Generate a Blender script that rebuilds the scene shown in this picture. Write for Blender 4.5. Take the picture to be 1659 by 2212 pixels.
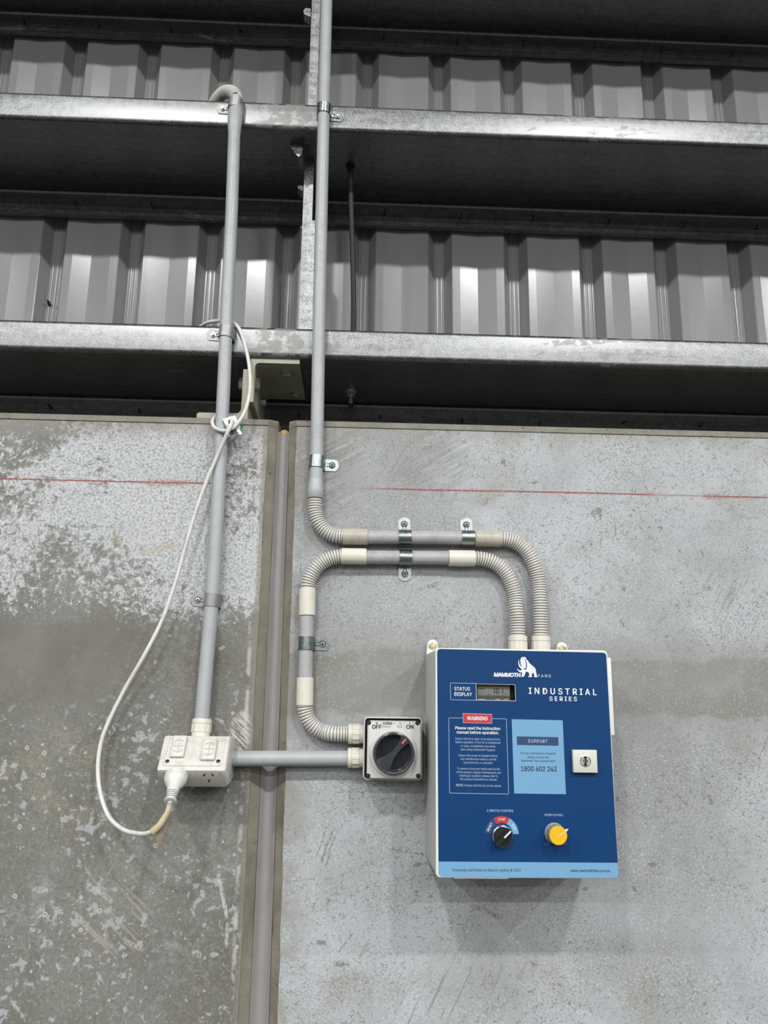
import bpy, bmesh, math, random
from mathutils import Vector, Matrix
from mathutils.geometry import tessellate_polygon

for o in list(bpy.data.objects):
    bpy.data.objects.remove(o)
scene = bpy.context.scene
COL = scene.collection
random.seed(7)

# ------------------------------------------------------------------ camera
EYE = Vector((0.0, -1.5, 1.5))
FPX, CX, CY = 1732.675, 829.5, 1106.0
pitch, yaw, roll = 0.227464656, 0.0384038614, -0.0128792126
FWD = Vector((math.sin(yaw) * math.cos(pitch), math.cos(yaw) * math.cos(pitch), math.sin(pitch)))
_r0 = FWD.cross(Vector((0, 0, 1))).normalized()
_d0 = FWD.cross(_r0)
RIGHT = math.cos(roll) * _r0 + math.sin(roll) * _d0
DOWN = -math.sin(roll) * _r0 + math.cos(roll) * _d0
cam_data = bpy.data.cameras.new('camera')
cam = bpy.data.objects.new('camera', cam_data)
COL.objects.link(cam)
cam.matrix_world = Matrix(((RIGHT.x, -DOWN.x, -FWD.x, EYE.x), (RIGHT.y, -DOWN.y, -FWD.y, EYE.y),
                           (RIGHT.z, -DOWN.z, -FWD.z, EYE.z), (0, 0, 0, 1)))
cam_data.sensor_fit = 'VERTICAL'
cam_data.sensor_height = 36.0
cam_data.lens = FPX * 36.0 / 2212.0
cam_data.clip_start = 0.02
scene.camera = cam

# ------------------------------------------------------------------ world, lamps, exposure
world = bpy.data.worlds.new('shed_air')
scene.world = world
world.use_nodes = True
bg = world.node_tree.nodes['Background']
bg.inputs[0].default_value = (0.93, 0.97, 1.0, 1)
bg.inputs[1].default_value = 0.28
LAMP_POWER = 292.0
for iy, ly in enumerate((-5.2, -11.0, -16.8, -22.6)):          # inferred high bays in the middle; outer columns and far rows added as fill
    for lx in (-9.3, -5.5, -1.7, 2.1, 5.9, 9.7):
        ld = bpy.data.lights.new('bay_and_fill_lamp', 'AREA')
        ld.shape = 'DISK'
        ld.size = 0.42
        ld.energy = LAMP_POWER
        ld.color = (1.0, 1.0, 0.99)
        lo = bpy.data.objects.new('bay_and_fill_lamp', ld)
        lo.location = (lx, ly, 6.1)
        COL.objects.link(lo)
vs = scene.view_settings
vs.view_transform = 'Standard'
vs.look = 'None'
vs.gamma = 1.0
vs.use_curve_mapping = False
vs.exposure = 0.0


def on_plane(px, py, p0, n):
    d = RIGHT * ((px - CX) / FPX) + DOWN * ((py - CY) / FPX) + FWD
    return EYE + d * ((p0 - EYE).dot(n) / d.dot(n))


def P(px, py, Y=0.0):
    """point of the place seen at a photo pixel, on the upright plane at depth Y (wall face = 0)"""
    return on_plane(px, py, Vector((0, Y, 0)), Vector((0, 1, 0)))


# ------------------------------------------------------------------ materials
ALBEDO = 0.74                                            # common reflectance level of the non-metal surfaces


class NT:
    def __init__(self, name):
        self.m = bpy.data.materials.new(name)
        self.m.use_nodes = True
        self.t = self.m.node_tree
        self.b = self.t.nodes['Principled BSDF']
        self.co = self.new('ShaderNodeTexCoord').outputs['Object']

    def new(self, typ, **kw):
        n = self.t.nodes.new(typ)
        for k, v in kw.items():
            setattr(n, k, v)
        return n

    def put(self, sock, v):
        if isinstance(v, bpy.types.NodeSocket):
            self.t.links.new(v, sock)
        elif isinstance(v, (tuple, list)) and len(v) == 3 and sock.type == 'RGBA':
            sock.default_value = (*v, 1)
        else:
            sock.default_value = v

    def math(self, op, a, b=0.0, clamp=False):
        n = self.new('ShaderNodeMath', operation=op, use_clamp=clamp)
        self.put(n.inputs[0], a)
        self.put(n.inputs[1], b)
        return n.outputs[0]

    def mul(self, a, b): return self.math('MULTIPLY', a, b)
    def add(self, a, b): return self.math('ADD', a, b)
    def sub(self, a, b): return self.math('SUBTRACT', a, b)
    def inv(self, a): return self.math('SUBTRACT', 1.0, a)

    def noise(self, scale, detail=4.0, rough=0.55, dist=0.0, vec=None, out=0):
        n = self.new('ShaderNodeTexNoise')
        self.put(n.inputs['Vector'], vec or self.co)
        n.inputs['Scale'].default_value = scale
        n.inputs['Detail'].default_value = detail
        n.inputs['Roughness'].default_value = rough
        n.inputs['Distortion'].default_value = dist
        return n.outputs[out]

    def voro(self, scale, feature='F1', vec=None, out='Distance'):
        n = self.new('ShaderNodeTexVoronoi', feature=feature)
        self.put(n.inputs['Vector'], vec or self.co)
        n.inputs['Scale'].default_value = scale
        return n.outputs[out]

    def ramp(self, v, lo, hi, a=0.0, b=1.0):
        n = self.new('ShaderNodeMapRange', interpolation_type='SMOOTHSTEP', clamp=True)
        self.put(n.inputs['Value'], v)
        n.inputs['From Min'].default_value = lo
        n.inputs['From Max'].default_value = hi
        n.inputs['To Min'].default_value = a
        n.inputs['To Max'].default_value = b
        return n.outputs[0]

    def mix(self, f, a, b, blend='MIX'):
        n = self.new('ShaderNodeMix', data_type='RGBA', blend_type=blend)
        self.put(n.inputs[0], f)
        self.put(n.inputs[6], a)
        self.put(n.inputs[7], b)
        return n.outputs[2]

    def xyz(self, vec=None):
        n = self.new('ShaderNodeSeparateXYZ')
        self.put(n.inputs[0], vec or self.co)
        return n.outputs

    def mapping(self, loc=(0, 0, 0), rot=(0, 0, 0), scale=(1, 1, 1), vec=None):
        n = self.new('ShaderNodeMapping')
        self.put(n.inputs['Vector'], vec or self.co)
        n.inputs['Location'].default_value = loc
        n.inputs['Rotation'].default_value = rot
        n.inputs['Scale'].default_value = scale
        return n.outputs[0]

    def streak(self, deg, scale):
        return self.mapping((0, 0, 0), (0, 0, 0), scale, self.mapping((0, 0, 0), (0, math.radians(deg), 0)))

    def warp(self, scale, amount, vec=None):
        c = self.noise(scale, 2.0, 0.5, 0, vec, 1)
        a = self.new('ShaderNodeVectorMath', operation='MULTIPLY_ADD')
        self.put(a.inputs[0], c)
        a.inputs[1].default_value = (amount,) * 3
        self.put(a.inputs[2], vec or self.co)
        return a.outputs[0]

    def bump(self, h, strength, dist):
        n = self.new('ShaderNodeBump')
        self.put(n.inputs['Height'], h)
        n.inputs['Strength'].default_value = strength
        n.inputs['Distance'].default_value = dist
        self.t.links.new(n.outputs[0], self.b.inputs['Normal'])

    def done(self, col=None, rough=None, metal=None, spec=None):
        if isinstance(metal, (int, float)) and metal < 0.5:
            col = self.mix(1.0, col, (ALBEDO,) * 3, 'MULTIPLY')
        for k, v in (('Base Color', col), ('Roughness', rough), ('Metallic', metal), ('Specular IOR Level', spec)):
            if v is not None:
                self.put(self.b.inputs[k], v)
        return self.m


def plain(name, col, rough=0.45, metal=0.0, dirt=0.0, dscale=25.0, dcol=(0.25, 0.22, 0.17), spec=0.4):
    t = NT(name)
    c = col
    g = t.noise(dscale * 8, 3)
    c = t.mix(t.ramp(g, 0.3, 0.7, 0.0, 0.10), c, tuple(x * 0.7 for x in col))
    if dirt:
        c = t.mix(t.mul(t.ramp(t.noise(dscale, 6, 0.65), 0.45, 0.72), dirt), c, dcol)
    r = t.ramp(g, 0.3, 0.7, max(rough - 0.06, 0.02), rough + 0.06)
    return t.done(c, r, metal, spec)


# --- concrete ---------------------------------------------------------------
def red_line(t, col, x, z, zc, conds):
    wob = t.mul(t.sub(t.noise(3.0, 2), 0.5), 0.006)
    d = t.math('ABSOLUTE', t.sub(t.sub(z, zc), wob))
    core = t.ramp(d, 0.0009, 0.0024, 1.0, 0.0)
    haze = t.mul(t.ramp(d, 0.0015, 0.010, 0.55, 0.0), t.ramp(t.noise(7, 2), 0.52, 0.66))
    m = t.math('MAXIMUM', core, haze)
    m = t.mul(m, t.ramp(t.noise(220, 3), 0.32, 0.5, 0.35, 1.0))
    m = t.mul(m, t.ramp(t.noise(5.5, 3, vec=t.mapping((3, 1, 2))), 0.36, 0.50, 0.5, 1.0))
    for c in conds:
        m = t.mul(m, c)
    return t.mix(t.mul(m, 0.92), col, (0.27, 0.045, 0.042))


def scratch(t, col, x, zr, pa, pb, w, tint, amt):
    """one scuff on the concrete between two photo points"""
    A, B = P(*pa), P(*pb)
    ux, uz = B.x - A.x, B.z - A.z
    L = math.hypot(ux, uz)
    ux, uz = ux / L, uz / L
    dx, dz = t.sub(x, A.x), t.sub(zr, A.z - 1.5)
    u = t.add(t.mul(dx, ux), t.mul(dz, uz))
    v = t.math('ABSOLUTE', t.add(t.sub(t.mul(dx, -uz), t.mul(dz, -ux)), t.mul(t.sub(t.noise(40, 3), 0.5), 0.006)))
    m = t.mul(t.ramp(v, w * 0.35, w, 1.0, 0.0), t.mul(t.ramp(u, 0.0, L * 0.12), t.ramp(u, L * 0.85, L, 1.0, 0.0)))
    m = t.mul(m, t.ramp(t.noise(150, 3, 0.6), 0.40, 0.55, 0.15, 1.0))
    return t.mix(t.mul(m, amt), col, tint)


def concrete_right():
    t = NT('concrete_pale_grey')
    x, y, z = t.xyz()
    zr = t.sub(z, 1.5)
    big = t.noise(3.2, 5, 0.6)
    col = t.mix(t.ramp(big, 0.3, 0.7), (0.345, 0.356, 0.364), (0.510, 0.530, 0.548))
    # warm cement stains
    st = t.ramp(t.noise(5.5, 7, 0.62, 0.4, t.mapping((4, 0, 2))), 0.55, 0.70)
    col = t.mix(t.mul(st, 0.65), col, (0.30, 0.285, 0.245))
    st2 = t.ramp(t.noise(2.1, 5, 0.6, 0.2, t.mapping((9, 3, 5))), 0.46, 0.62)
    col = t.mix(t.mul(st2, 0.55), col, (0.285, 0.288, 0.288))
    # mottled skin: pale flecks and darker freckles
    fl = t.noise(240, 5, 0.62, 0.5)
    col = t.mix(t.mul(t.ramp(fl, 0.50, 0.66, 0.0, 0.55), t.ramp(t.noise(9, 4, 0.6, 0, t.mapping((6, 1, 2))), 0.38, 0.62, 0.25, 1.0)), col, (0.66, 0.685, 0.71))
    fd = t.noise(215, 6, 0.70, 0.3, t.mapping((1, 7, 3), (0, 0.5, 0), (1, 1, 1.35)))
    fz = t.ramp(t.noise(7, 4, 0.6, 0, t.mapping((3, 3, 8))), 0.36, 0.64, 0.22, 1.0)
    col = t.mix(t.mul(t.ramp(fd, 0.505, 0.59, 0.0, 0.75), fz), col, (0.205, 0.205, 0.197))
    # fine curly cracks at two sizes
    zone = t.ramp(t.noise(4.5, 3, 0.5, 0, t.mapping((2, 8, 1))), 0.36, 0.58, 0.20, 1.0)
    e1 = t.voro(120, 'DISTANCE_TO_EDGE', t.warp(110, 0.013))
    l1 = t.mul(t.ramp(e1, 0.02, 0.08, 1.0, 0.0), t.ramp(t.noise(85, 3, 0.6, 0, t.mapping((5, 2, 8))), 0.52, 0.59))
    e2 = t.voro(44, 'DISTANCE_TO_EDGE', t.warp(40, 0.024))
    l2 = t.mul(t.ramp(e2, 0.010, 0.028, 1.0, 0.0), t.ramp(t.noise(36, 3, 0.6, 0, t.mapping((1, 9, 3))), 0.61, 0.66))
    ln = t.mul(t.math('MAXIMUM', l1, l2), zone)
    col = t.mix(t.mul(ln, 0.72), col, (0.135, 0.132, 0.125))
    # dark blots
    bl = t.ramp(t.noise(30, 4, 0.62, 0.5, t.mapping((8, 1, 4))), 0.665, 0.71)
    col = t.mix(t.mul(bl, 0.8), col, (0.19, 0.185, 0.17))
    # tool marks: brushed arcs and scuffs
    rv = t.streak(62, (9, 1, 150))
    sc = t.noise(1.0, 3, 0.6, 0.3, rv)
    area = t.noise(2.6, 2, 0.5, 0, t.mapping((6, 4, 3)))
    col = t.mix(t.mul(t.mul(t.ramp(sc, 0.56, 0.68), t.ramp(area, 0.56, 0.64)), 0.75), col, (0.24, 0.235, 0.22))
    # trowelled corner beside the conduit
    dx = t.mul(t.sub(x, 0.03), 3.2)
    dz = t.mul(t.sub(zr, 0.43), 6.0)
    rr = t.math('SQRT', t.add(t.mul(dx, dx), t.mul(dz, dz)))
    sw = t.mul(t.ramp(rr, 0.30, 0.95, 1.0, 0.0), t.ramp(t.noise(4, 4), 0.35, 0.6))
    stv = t.streak(28, (10, 1, 130))
    col = t.mix(t.mul(t.mul(sw, t.ramp(t.noise(1.0, 4, 0.6, 0.2, stv), 0.36, 0.58)), 0.80), col, (0.205, 0.197, 0.175))
    # smooth darker band across the panel
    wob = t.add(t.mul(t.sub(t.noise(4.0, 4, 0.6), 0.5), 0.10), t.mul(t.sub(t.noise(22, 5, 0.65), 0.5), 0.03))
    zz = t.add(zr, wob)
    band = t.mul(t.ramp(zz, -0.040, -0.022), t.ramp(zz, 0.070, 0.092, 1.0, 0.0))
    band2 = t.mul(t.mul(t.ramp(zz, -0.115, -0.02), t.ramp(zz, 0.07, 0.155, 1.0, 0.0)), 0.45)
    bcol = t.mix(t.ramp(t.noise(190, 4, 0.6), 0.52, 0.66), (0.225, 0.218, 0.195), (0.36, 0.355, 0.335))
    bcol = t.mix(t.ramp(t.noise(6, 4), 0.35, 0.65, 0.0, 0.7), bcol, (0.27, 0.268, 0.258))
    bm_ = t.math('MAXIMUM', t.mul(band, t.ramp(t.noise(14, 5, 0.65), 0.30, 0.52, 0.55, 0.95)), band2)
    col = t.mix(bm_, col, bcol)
    # stained margin along the joint and under the top edge
    jx = t.math('ABSOLUTE', t.add(x, 0.112))
    edge = t.mul(t.ramp(jx, 0.004, 0.060, 1.0, 0.0), t.ramp(t.noise(16, 6, 0.65), 0.40, 0.62))
    col = t.mix(t.mul(edge, 0.75), col, (0.275, 0.262, 0.225))
    tope = t.mul(t.ramp(zr, 0.455, 0.525), t.ramp(t.noise(9, 5, 0.6), 0.35, 0.62))
    col = t.mix(t.mul(tope, 0.7), col, (0.27, 0.255, 0.215))
    dk = (0.15, 0.147, 0.135)
    for pa, pb, w, amt in (((836, 1833), (918, 1847), 0.0016, 0.8), ((690, 1872), (721, 1788), 0.0030, 0.7), ((702, 1876), (724, 1800), 0.0022, 0.6), ((684, 1850), (704, 1792), 0.0018, 0.6),
                           ((614, 1905), (682, 1898), 0.0016, 0.5), ((725, 2063), (766, 2013), 0.0020, 0.6), ((1016, 1955), (1044, 1966), 0.0055, 0.75), ((1050, 1968), (1080, 1984), 0.0050, 0.7),
                           ((718, 2080), (758, 2083), 0.0060, 0.7), ((682, 2034), (708, 2038), 0.0060, 0.7), ((1530, 1716), (1540, 1740), 0.0050, 0.7), ((1460, 1715), (1488, 1742), 0.0030, 0.6),
                           ((1326, 1116), (1330, 1160), 0.0018, 0.8), ((958, 1110), (962, 1150), 0.0018, 0.6), ((1000, 1230), (1045, 1216), 0.0016, 0.5), ((838, 2125), (855, 2123), 0.0016, 0.5)):
        col = scratch(t, col, x, zr, pa, pb, w, dk, amt)
    col = red_line(t, col, x, zr, 0.3935, [t.ramp(x, -0.02, 0.10)])
    # raw formed edges (chamfers)
    ch = t.ramp(t.math('ABSOLUTE', t.add(y, 0.0003)), 0.0006, 0.0018)
    ccol = t.mix(t.ramp(t.noise(24, 6, 0.65), 0.3, 0.7), (0.200, 0.184, 0.145), (0.275, 0.257, 0.210))
    ccol = t.mix(t.mul(t.ramp(t.noise(95, 2, 0.5), 0.70, 0.74), 0.8), ccol, (0.06, 0.055, 0.045))
    col = t.mix(ch, col, ccol)
    h = t.add(t.mul(ln, -0.7), t.add(t.mul(fl, 0.5), t.mul(bl, -0.5)))
    t.bump(h, 0.35, 0.0012)
    return t.done(col, t.ramp(fl, 0.3, 0.7, 0.48, 0.68), 0.0, 0.35)


def concrete_left():
    t = NT('concrete_stained_olive')
    x, y, z = t.xyz()
    zr = t.sub(z, 1.5)
    big = t.noise(3.6, 5, 0.6, 0.2)
    col = t.mix(t.ramp(big, 0.3, 0.7), (0.132, 0.127, 0.106), (0.225, 0.221, 0.203))
    blu = t.ramp(t.noise(4.2, 6, 0.6, 0.3, t.mapping((3, 0, 6))), 0.50, 0.66)
    col = t.mix(t.mul(blu, 0.7), col, (0.220, 0.227, 0.232))
    yl = t.ramp(t.noise(7.5, 5, 0.6, 0.5, t.mapping((1, 5, 9))), 0.58, 0.70)
    col = t.mix(t.mul(yl, 0.55), col, (0.270, 0.248, 0.185))
    # streaky grain
    g2 = t.noise(150, 6, 0.68, 0.4)
    col = t.mix(t.ramp(g2, 0.50, 0.64, 0.0, 0.60), col, (0.140, 0.133, 0.108))
    col = t.mix(t.ramp(g2, 0.36, 0.48, 0.45, 0.0), col, (0.33, 0.326, 0.31))
    # white lime bloom, thick in the upper half of the panel
    up = t.mul(t.ramp(zr, 0.09, 0.22), t.ramp(zr, 0.44, 0.55, 1.0, 0.35))
    up = t.mul(up, t.ramp(x, -0.75, -0.40, 0.55, 1.0))
    blo = t.add(t.mul(t.noise(5.0, 6, 0.62, 0.4, t.mapping((7, 2, 2))), 0.62), t.mul(t.noise(75, 7, 0.70, 0.4), 0.50))
    m1 = t.ramp(t.add(blo, t.mul(up, 0.130)), 0.600, 0.670)
    m1 = t.mul(m1, t.ramp(t.noise(210, 4, 0.65, 0.3), 0.38, 0.56, 0.35, 1.0))
    col = t.mix(t.mul(t.mul(m1, 0.92), t.ramp(up, 0.0, 0.3, 0.20, 1.0)), col, (0.60, 0.618, 0.64))
    # scattered pale spatter below
    lo = t.ramp(zr, -0.02, 0.06, 1.0, 0.25)
    clump = t.noise(6.0, 4, 0.6, 0.2, t.mapping((4, 4, 4)))
    sp = t.add(t.mul(t.noise(60, 6, 0.64, 0.25, t.mapping((2, 9, 5))), 0.85), t.mul(clump, 0.55))
    col = t.mix(t.mul(t.mul(t.ramp(sp, 0.760, 0.810), lo), 0.72), col, (0.46, 0.475, 0.49))
    sp2 = t.ramp(t.noise(120, 4, 0.6, 0.3, t.mapping((12, 9, 5))), 0.63, 0.68)
    col = t.mix(t.mul(sp2, 0.65), col, (0.48, 0.48, 0.475))
    # little ring marks of burst air bubbles
    for sc_, rad, sel_ in ((34, 0.105, 0.72), (52, 0.10, 0.80)):
        wv = t.warp(90, 0.003)
        vd = t.voro(sc_, vec=wv)
        rnd = t.xyz(t.voro(sc_, vec=wv, out='Color'))[0]
        ring = t.ramp(t.math('ABSOLUTE', t.sub(vd, rad)), 0.030, 0.052, 1.0, 0.0)
        ring = t.mul(ring, t.ramp(rnd, sel_, sel_ + 0.02))
        col = t.mix(t.mul(ring, 0.75), col, (0.55, 0.55, 0.535))
    # sparse hairlines and grain
    e1 = t.voro(46, 'DISTANCE_TO_EDGE', t.warp(60, 0.020))
    ln = t.mul(t.ramp(e1, 0.008, 0.026, 1.0, 0.0), t.ramp(t.noise(30, 3), 0.58, 0.64))
    col = t.mix(t.mul(ln, 0.45), col, (0.15, 0.142, 0.118))
    gr = t.noise(300, 3, 0.6)
    col = t.mix(t.ramp(gr, 0.50, 0.66, 0.0, 0.40), col, (0.16, 0.155, 0.132))
    # crisp white flakes and a yellow glue smear in the upper half
    fk = t.ramp(t.noise(95, 6, 0.66, 0.5, t.mapping((8, 8, 1))), 0.565, 0.60)
    fk = t.mul(t.mul(fk, t.ramp(t.noise(4.5, 3, 0.5, 0, t.mapping((1, 1, 7))), 0.46, 0.60)), t.ramp(zr, 0.10, 0.16))
    col = t.mix(t.mul(fk, 0.85), col, (0.62, 0.63, 0.635))
    col = scratch(t, col, x, zr, (298, 1196), (382, 1176), 0.0085, (0.40, 0.345, 0.225), 0.75)
    col = scratch(t, col, x, zr, (238, 1150), (262, 1178), 0.014, (0.31, 0.27, 0.18), 0.65)
    for pa, pb, w, tn, amt in (((486, 1730), (468, 1838), 0.0045, (0.13, 0.128, 0.115), 0.6), ((204, 1915), (245, 1952), 0.0060, (0.47, 0.455, 0.40), 0.75), ((268, 2030), (308, 2052), 0.0060, (0.44, 0.42, 0.36), 0.7),
                               ((258, 1690), (275, 1570), 0.0030, (0.15, 0.145, 0.12), 0.4), ((292, 1640), (302, 1570), 0.0030, (0.15, 0.145, 0.12), 0.4), ((470, 1880), (492, 1990), 0.0045, (0.56, 0.56, 0.55), 0.8), ((492, 1990), (488, 2050), 0.004, (0.56, 0.56, 0.55), 0.7)):
        col = scratch(t, col, x, zr, pa, pb, w, tn, amt)
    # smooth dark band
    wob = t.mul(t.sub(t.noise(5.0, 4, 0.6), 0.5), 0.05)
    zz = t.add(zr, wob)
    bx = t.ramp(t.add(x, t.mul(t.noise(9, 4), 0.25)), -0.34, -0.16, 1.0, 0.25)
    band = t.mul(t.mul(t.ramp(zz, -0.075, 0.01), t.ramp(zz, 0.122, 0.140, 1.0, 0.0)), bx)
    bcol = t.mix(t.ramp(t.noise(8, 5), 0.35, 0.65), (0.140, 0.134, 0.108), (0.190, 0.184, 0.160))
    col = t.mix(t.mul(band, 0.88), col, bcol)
    # scraped patch
    rv = t.streak(-42, (9, 1, 130))
    sc = t.ramp(t.noise(1.0, 3, 0.6, 0.3, rv), 0.52, 0.64)
    dx = t.mul(t.add(x, 0.395), 11.0)
    dz = t.mul(t.add(zr, 0.36), 10.0)
    rr = t.math('SQRT', t.add(t.mul(dx, dx), t.mul(dz, dz)))
    col = t.mix(t.mul(t.mul(sc, t.ramp(rr, 0.4, 1.0, 1.0, 0.0)), 0.7), col, (0.37, 0.35, 0.29))
    dx = t.mul(t.add(x, 0.193), 42.0)
    dz = t.mul(t.add(zr, 0.063), 24.0)
    rr = t.math('SQRT', t.add(t.mul(dx, dx), t.mul(dz, dz)))
    sc2 = t.ramp(t.noise(1.0, 3, 0.6, 0.5, t.streak(-42, (30, 1, 260))), 0.42, 0.55)
    col = t.mix(t.mul(t.mul(sc2, t.ramp(rr, 0.7, 1.0, 1.0, 0.0)), 0.85), col, (0.56, 0.545, 0.50))
    # pale crust beside the joint
    jx = t.math('ABSOLUTE', t.add(x, 0.186))
    cr = t.mul(t.ramp(jx, 0.0005, 0.006, 1.0, 0.0), t.ramp(t.noise(40, 5, 0.65), 0.44, 0.56))
    col = t.mix(t.mul(cr, 0.7), col, (0.52, 0.51, 0.47))
    jd = t.ramp(x, -0.184, -0.176)
    col = t.mix(t.mul(jd, 0.75), col, (0.235, 0.222, 0.180))
    tope = t.mul(t.ramp(zr, 0.47, 0.52), t.ramp(t.noise(9, 5, 0.6), 0.30, 0.55))
    col = t.mix(t.mul(tope, 0.8), col, (0.265, 0.248, 0.205))
    col = red_line(t, col, x, zr, 0.3965, [t.ramp(x, -0.285, -0.265, 1.0, 0.0)])
    ch = t.ramp(t.math('ABSOLUTE', t.add(y, 0.0003)), 0.0006, 0.0018)
    ccol = t.mix(t.ramp(t.noise(24, 6, 0.65), 0.3, 0.7), (0.205, 0.190, 0.150), (0.265, 0.248, 0.203))
    ccol = t.mix(t.mul(t.ramp(t.noise(95, 2, 0.5), 0.70, 0.74), 0.8), ccol, (0.06, 0.055, 0.045))
    col = t.mix(ch, col, ccol)
    t.bump(t.add(t.mul(blo, 0.8), t.add(t.mul(ln, -0.5), t.mul(gr, 0.3))), 0.35, 0.0012)
    return t.done(col, t.ramp(gr, 0.3, 0.7, 0.5, 0.7), 0.0, 0.35)


def galvanised(name, base=(0.200, 0.204, 0.204), rough=0.36, grain=0.5, smear=True, met=1.0):
    t = NT(name)
    sp = t.noise(360, 4, 0.65, 0.3)
    md = t.noise(60, 5, 0.65, 0.3)
    br = t.noise(1.0, 4, 0.6, 0.0, t.mapping((0, 0, 0), (0, 0, 0), (3.0, 160, 60)))      # rolling streaks
    v = t.add(t.add(t.mul(sp, 0.55), t.mul(md, 0.25)), t.mul(br, 0.20))
    col = t.mix(t.ramp(v, 0.36, 0.64), tuple(c * (1 - grain) for c in base), tuple(min(c * (1 + grain * 0.5), 1) for c in base))
    r = t.ramp(v, 0.36, 0.64, rough - 0.05, rough + 0.10)
    metal = met
    if smear:                                            # dull white-rust smears, a few long patches
        s1 = t.noise(5.0, 7, 0.66, 0.6, t.mapping((0.4, 0, 0), (0, 0, 0), (0.45, 1.6, 1.6)))
        s_ = t.mul(t.ramp(s1, 0.60, 0.63), t.ramp(t.noise(45, 5, 0.65), 0.44, 0.52))
        col = t.mix(t.mul(s_, 0.5), col, (0.17, 0.165, 0.15))
        metal = t.mul(t.add(t.mul(s_, -0.8), 1.0), met)
    t.bump(sp, 0.06, 0.0006)
    return t.done(col, r, metal)


M = {}
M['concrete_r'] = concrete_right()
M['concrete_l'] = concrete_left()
M['galv'] = galvanised('galvanised_girt_steel')
M['galv_strut'] = galvanised('galvanised_strut_steel', (0.27, 0.275, 0.27), 0.42, 0.75, False)
M['zinc'] = plain('bright_zinc_plate', (0.26, 0.29, 0.285), 0.30, 1.0)
M['dull_zinc'] = plain('dull_zinc_plate', (0.26, 0.265, 0.265), 0.45, 0.6, 0.3, 40)
M['screw'] = plain('screw_steel', (0.55, 0.55, 0.54), 0.3, 1.0)
M['dark_steel'] = plain('dark_oiled_steel', (0.022, 0.021, 0.019), 0.6, 0.0)
M['tip'] = plain('drill_point_steel', (0.10, 0.10, 0.10), 0.3, 1.0)
M['black'] = plain('black_plastic', (0.012, 0.012, 0.013), 0.35)
M['hole'] = plain('unlit_opening', (0.006, 0.006, 0.006), 0.9)
M['recess_grey'] = plain('window_surround_black', (0.02, 0.021, 0.022), 0.3)
M['pvc'] = plain('grey_pvc', (0.435, 0.452, 0.460), 0.38, 0, 0.25, 22, (0.30, 0.29, 0.27))
M['pvc_dirty'] = plain('grey_pvc_scuffed', (0.44, 0.445, 0.445), 0.38, 0, 0.5, 35, (0.27, 0.255, 0.235))
M['flex'] = plain('grey_flexible_pvc', (0.66, 0.645, 0.60), 0.38, 0, 0.35, 18, (0.42, 0.39, 0.33))
M['cream'] = plain('cream_pvc', (0.76, 0.735, 0.64), 0.28, 0, 0.12, 30, (0.45, 0.40, 0.30))
M['cream_dirty'] = plain('stained_cream_pvc', (0.52, 0.49, 0.42), 0.36, 0, 0.6, 30, (0.34, 0.30, 0.23))
M['sealant'] = plain('mauve_grey_sealant', (0.300, 0.285, 0.278), 0.55, 0, 0.3, 14, (0.23, 0.22, 0.21))
M['foam'] = plain('ochre_foam', (0.62, 0.37, 0.12), 0.9)
M['shell'] = plain('pale_grey_enclosure', (0.66, 0.66, 0.62), 0.42, 0, 0.15, 30)
M['lid_w'] = plain('off_white_enclosure_lid', (0.80, 0.80, 0.77), 0.35, 0, 0.10, 40)
M['isol'] = plain('isolator_off_white', (0.64, 0.635, 0.60), 0.38)
M['outlet'] = plain('outlet_off_white', (0.70, 0.685, 0.635), 0.36, 0, 0.45, 60, (0.40, 0.37, 0.31))
M['charcoal'] = plain('charcoal_plastic', (0.040, 0.044, 0.052), 0.25)
M['charcoal_in'] = plain('charcoal_gloss_dish', (0.016, 0.018, 0.022), 0.12)
M['red'] = plain('red_print', (0.56, 0.035, 0.045), 0.4)
M['coral'] = plain('coral_mark', (0.80, 0.20, 0.17), 0.4)
M['blue'] = plain('blue_print', (0.004, 0.047, 0.160), 0.45, 0, 0.0, 60, spec=0.15)
M['navy'] = plain('navy_print', (0.022, 0.058, 0.155), 0.45)
M['sky'] = plain('light_blue_print', (0.175, 0.385, 0.60), 0.42)
M['white'] = plain('white_print', (0.80, 0.82, 0.84), 0.5)
M['pale_text'] = plain('pale_blue_print', (0.42, 0.53, 0.68), 0.5)
M['dim_text'] = plain('worn_blue_print', (0.12, 0.19, 0.31), 0.5)
M['ink'] = plain('dark_ink_print', (0.03, 0.06, 0.12), 0.5)
M['black_ink'] = plain('black_ink_print', (0.012, 0.012, 0.012), 0.5)
M['grey_ink'] = plain('grey_ink_print', (0.16, 0.16, 0.15), 0.5)
M['lcd'] = plain('lcd_grey_green', (0.20, 0.20, 0.178), 0.16)
M['lcd_dark'] = plain('meter_dark_case', (0.085, 0.085, 0.08), 0.2)
M['chrome'] = plain('chrome', (0.72, 0.72, 0.73), 0.12, 1.0)
M['brass'] = plain('brass_screw', (0.62, 0.58, 0.36), 0.3, 1.0)
M['lock'] = plain('lock_pale_plastic', (0.66, 0.67, 0.60), 0.4)
M['yellow'] = plain('yellow_plastic', (0.85, 0.50, 0.012), 0.35)
M['knob_grey'] = plain('knob_grey_plastic', (0.34, 0.345, 0.32), 0.35)
M['cable'] = plain('white_flex_cable', (0.74, 0.73, 0.70), 0.38, 0, 0.40, 60, (0.38, 0.35, 0.30))
M['plug'] = plain('white_plug', (0.78, 0.775, 0.74), 0.34, 0, 0.30, 55, (0.38, 0.35, 0.30))
M['tape'] = plain('yellowed_tape', (0.66, 0.58, 0.36), 0.5, 0, 0.3, 60, (0.35, 0.28, 0.16))
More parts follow.
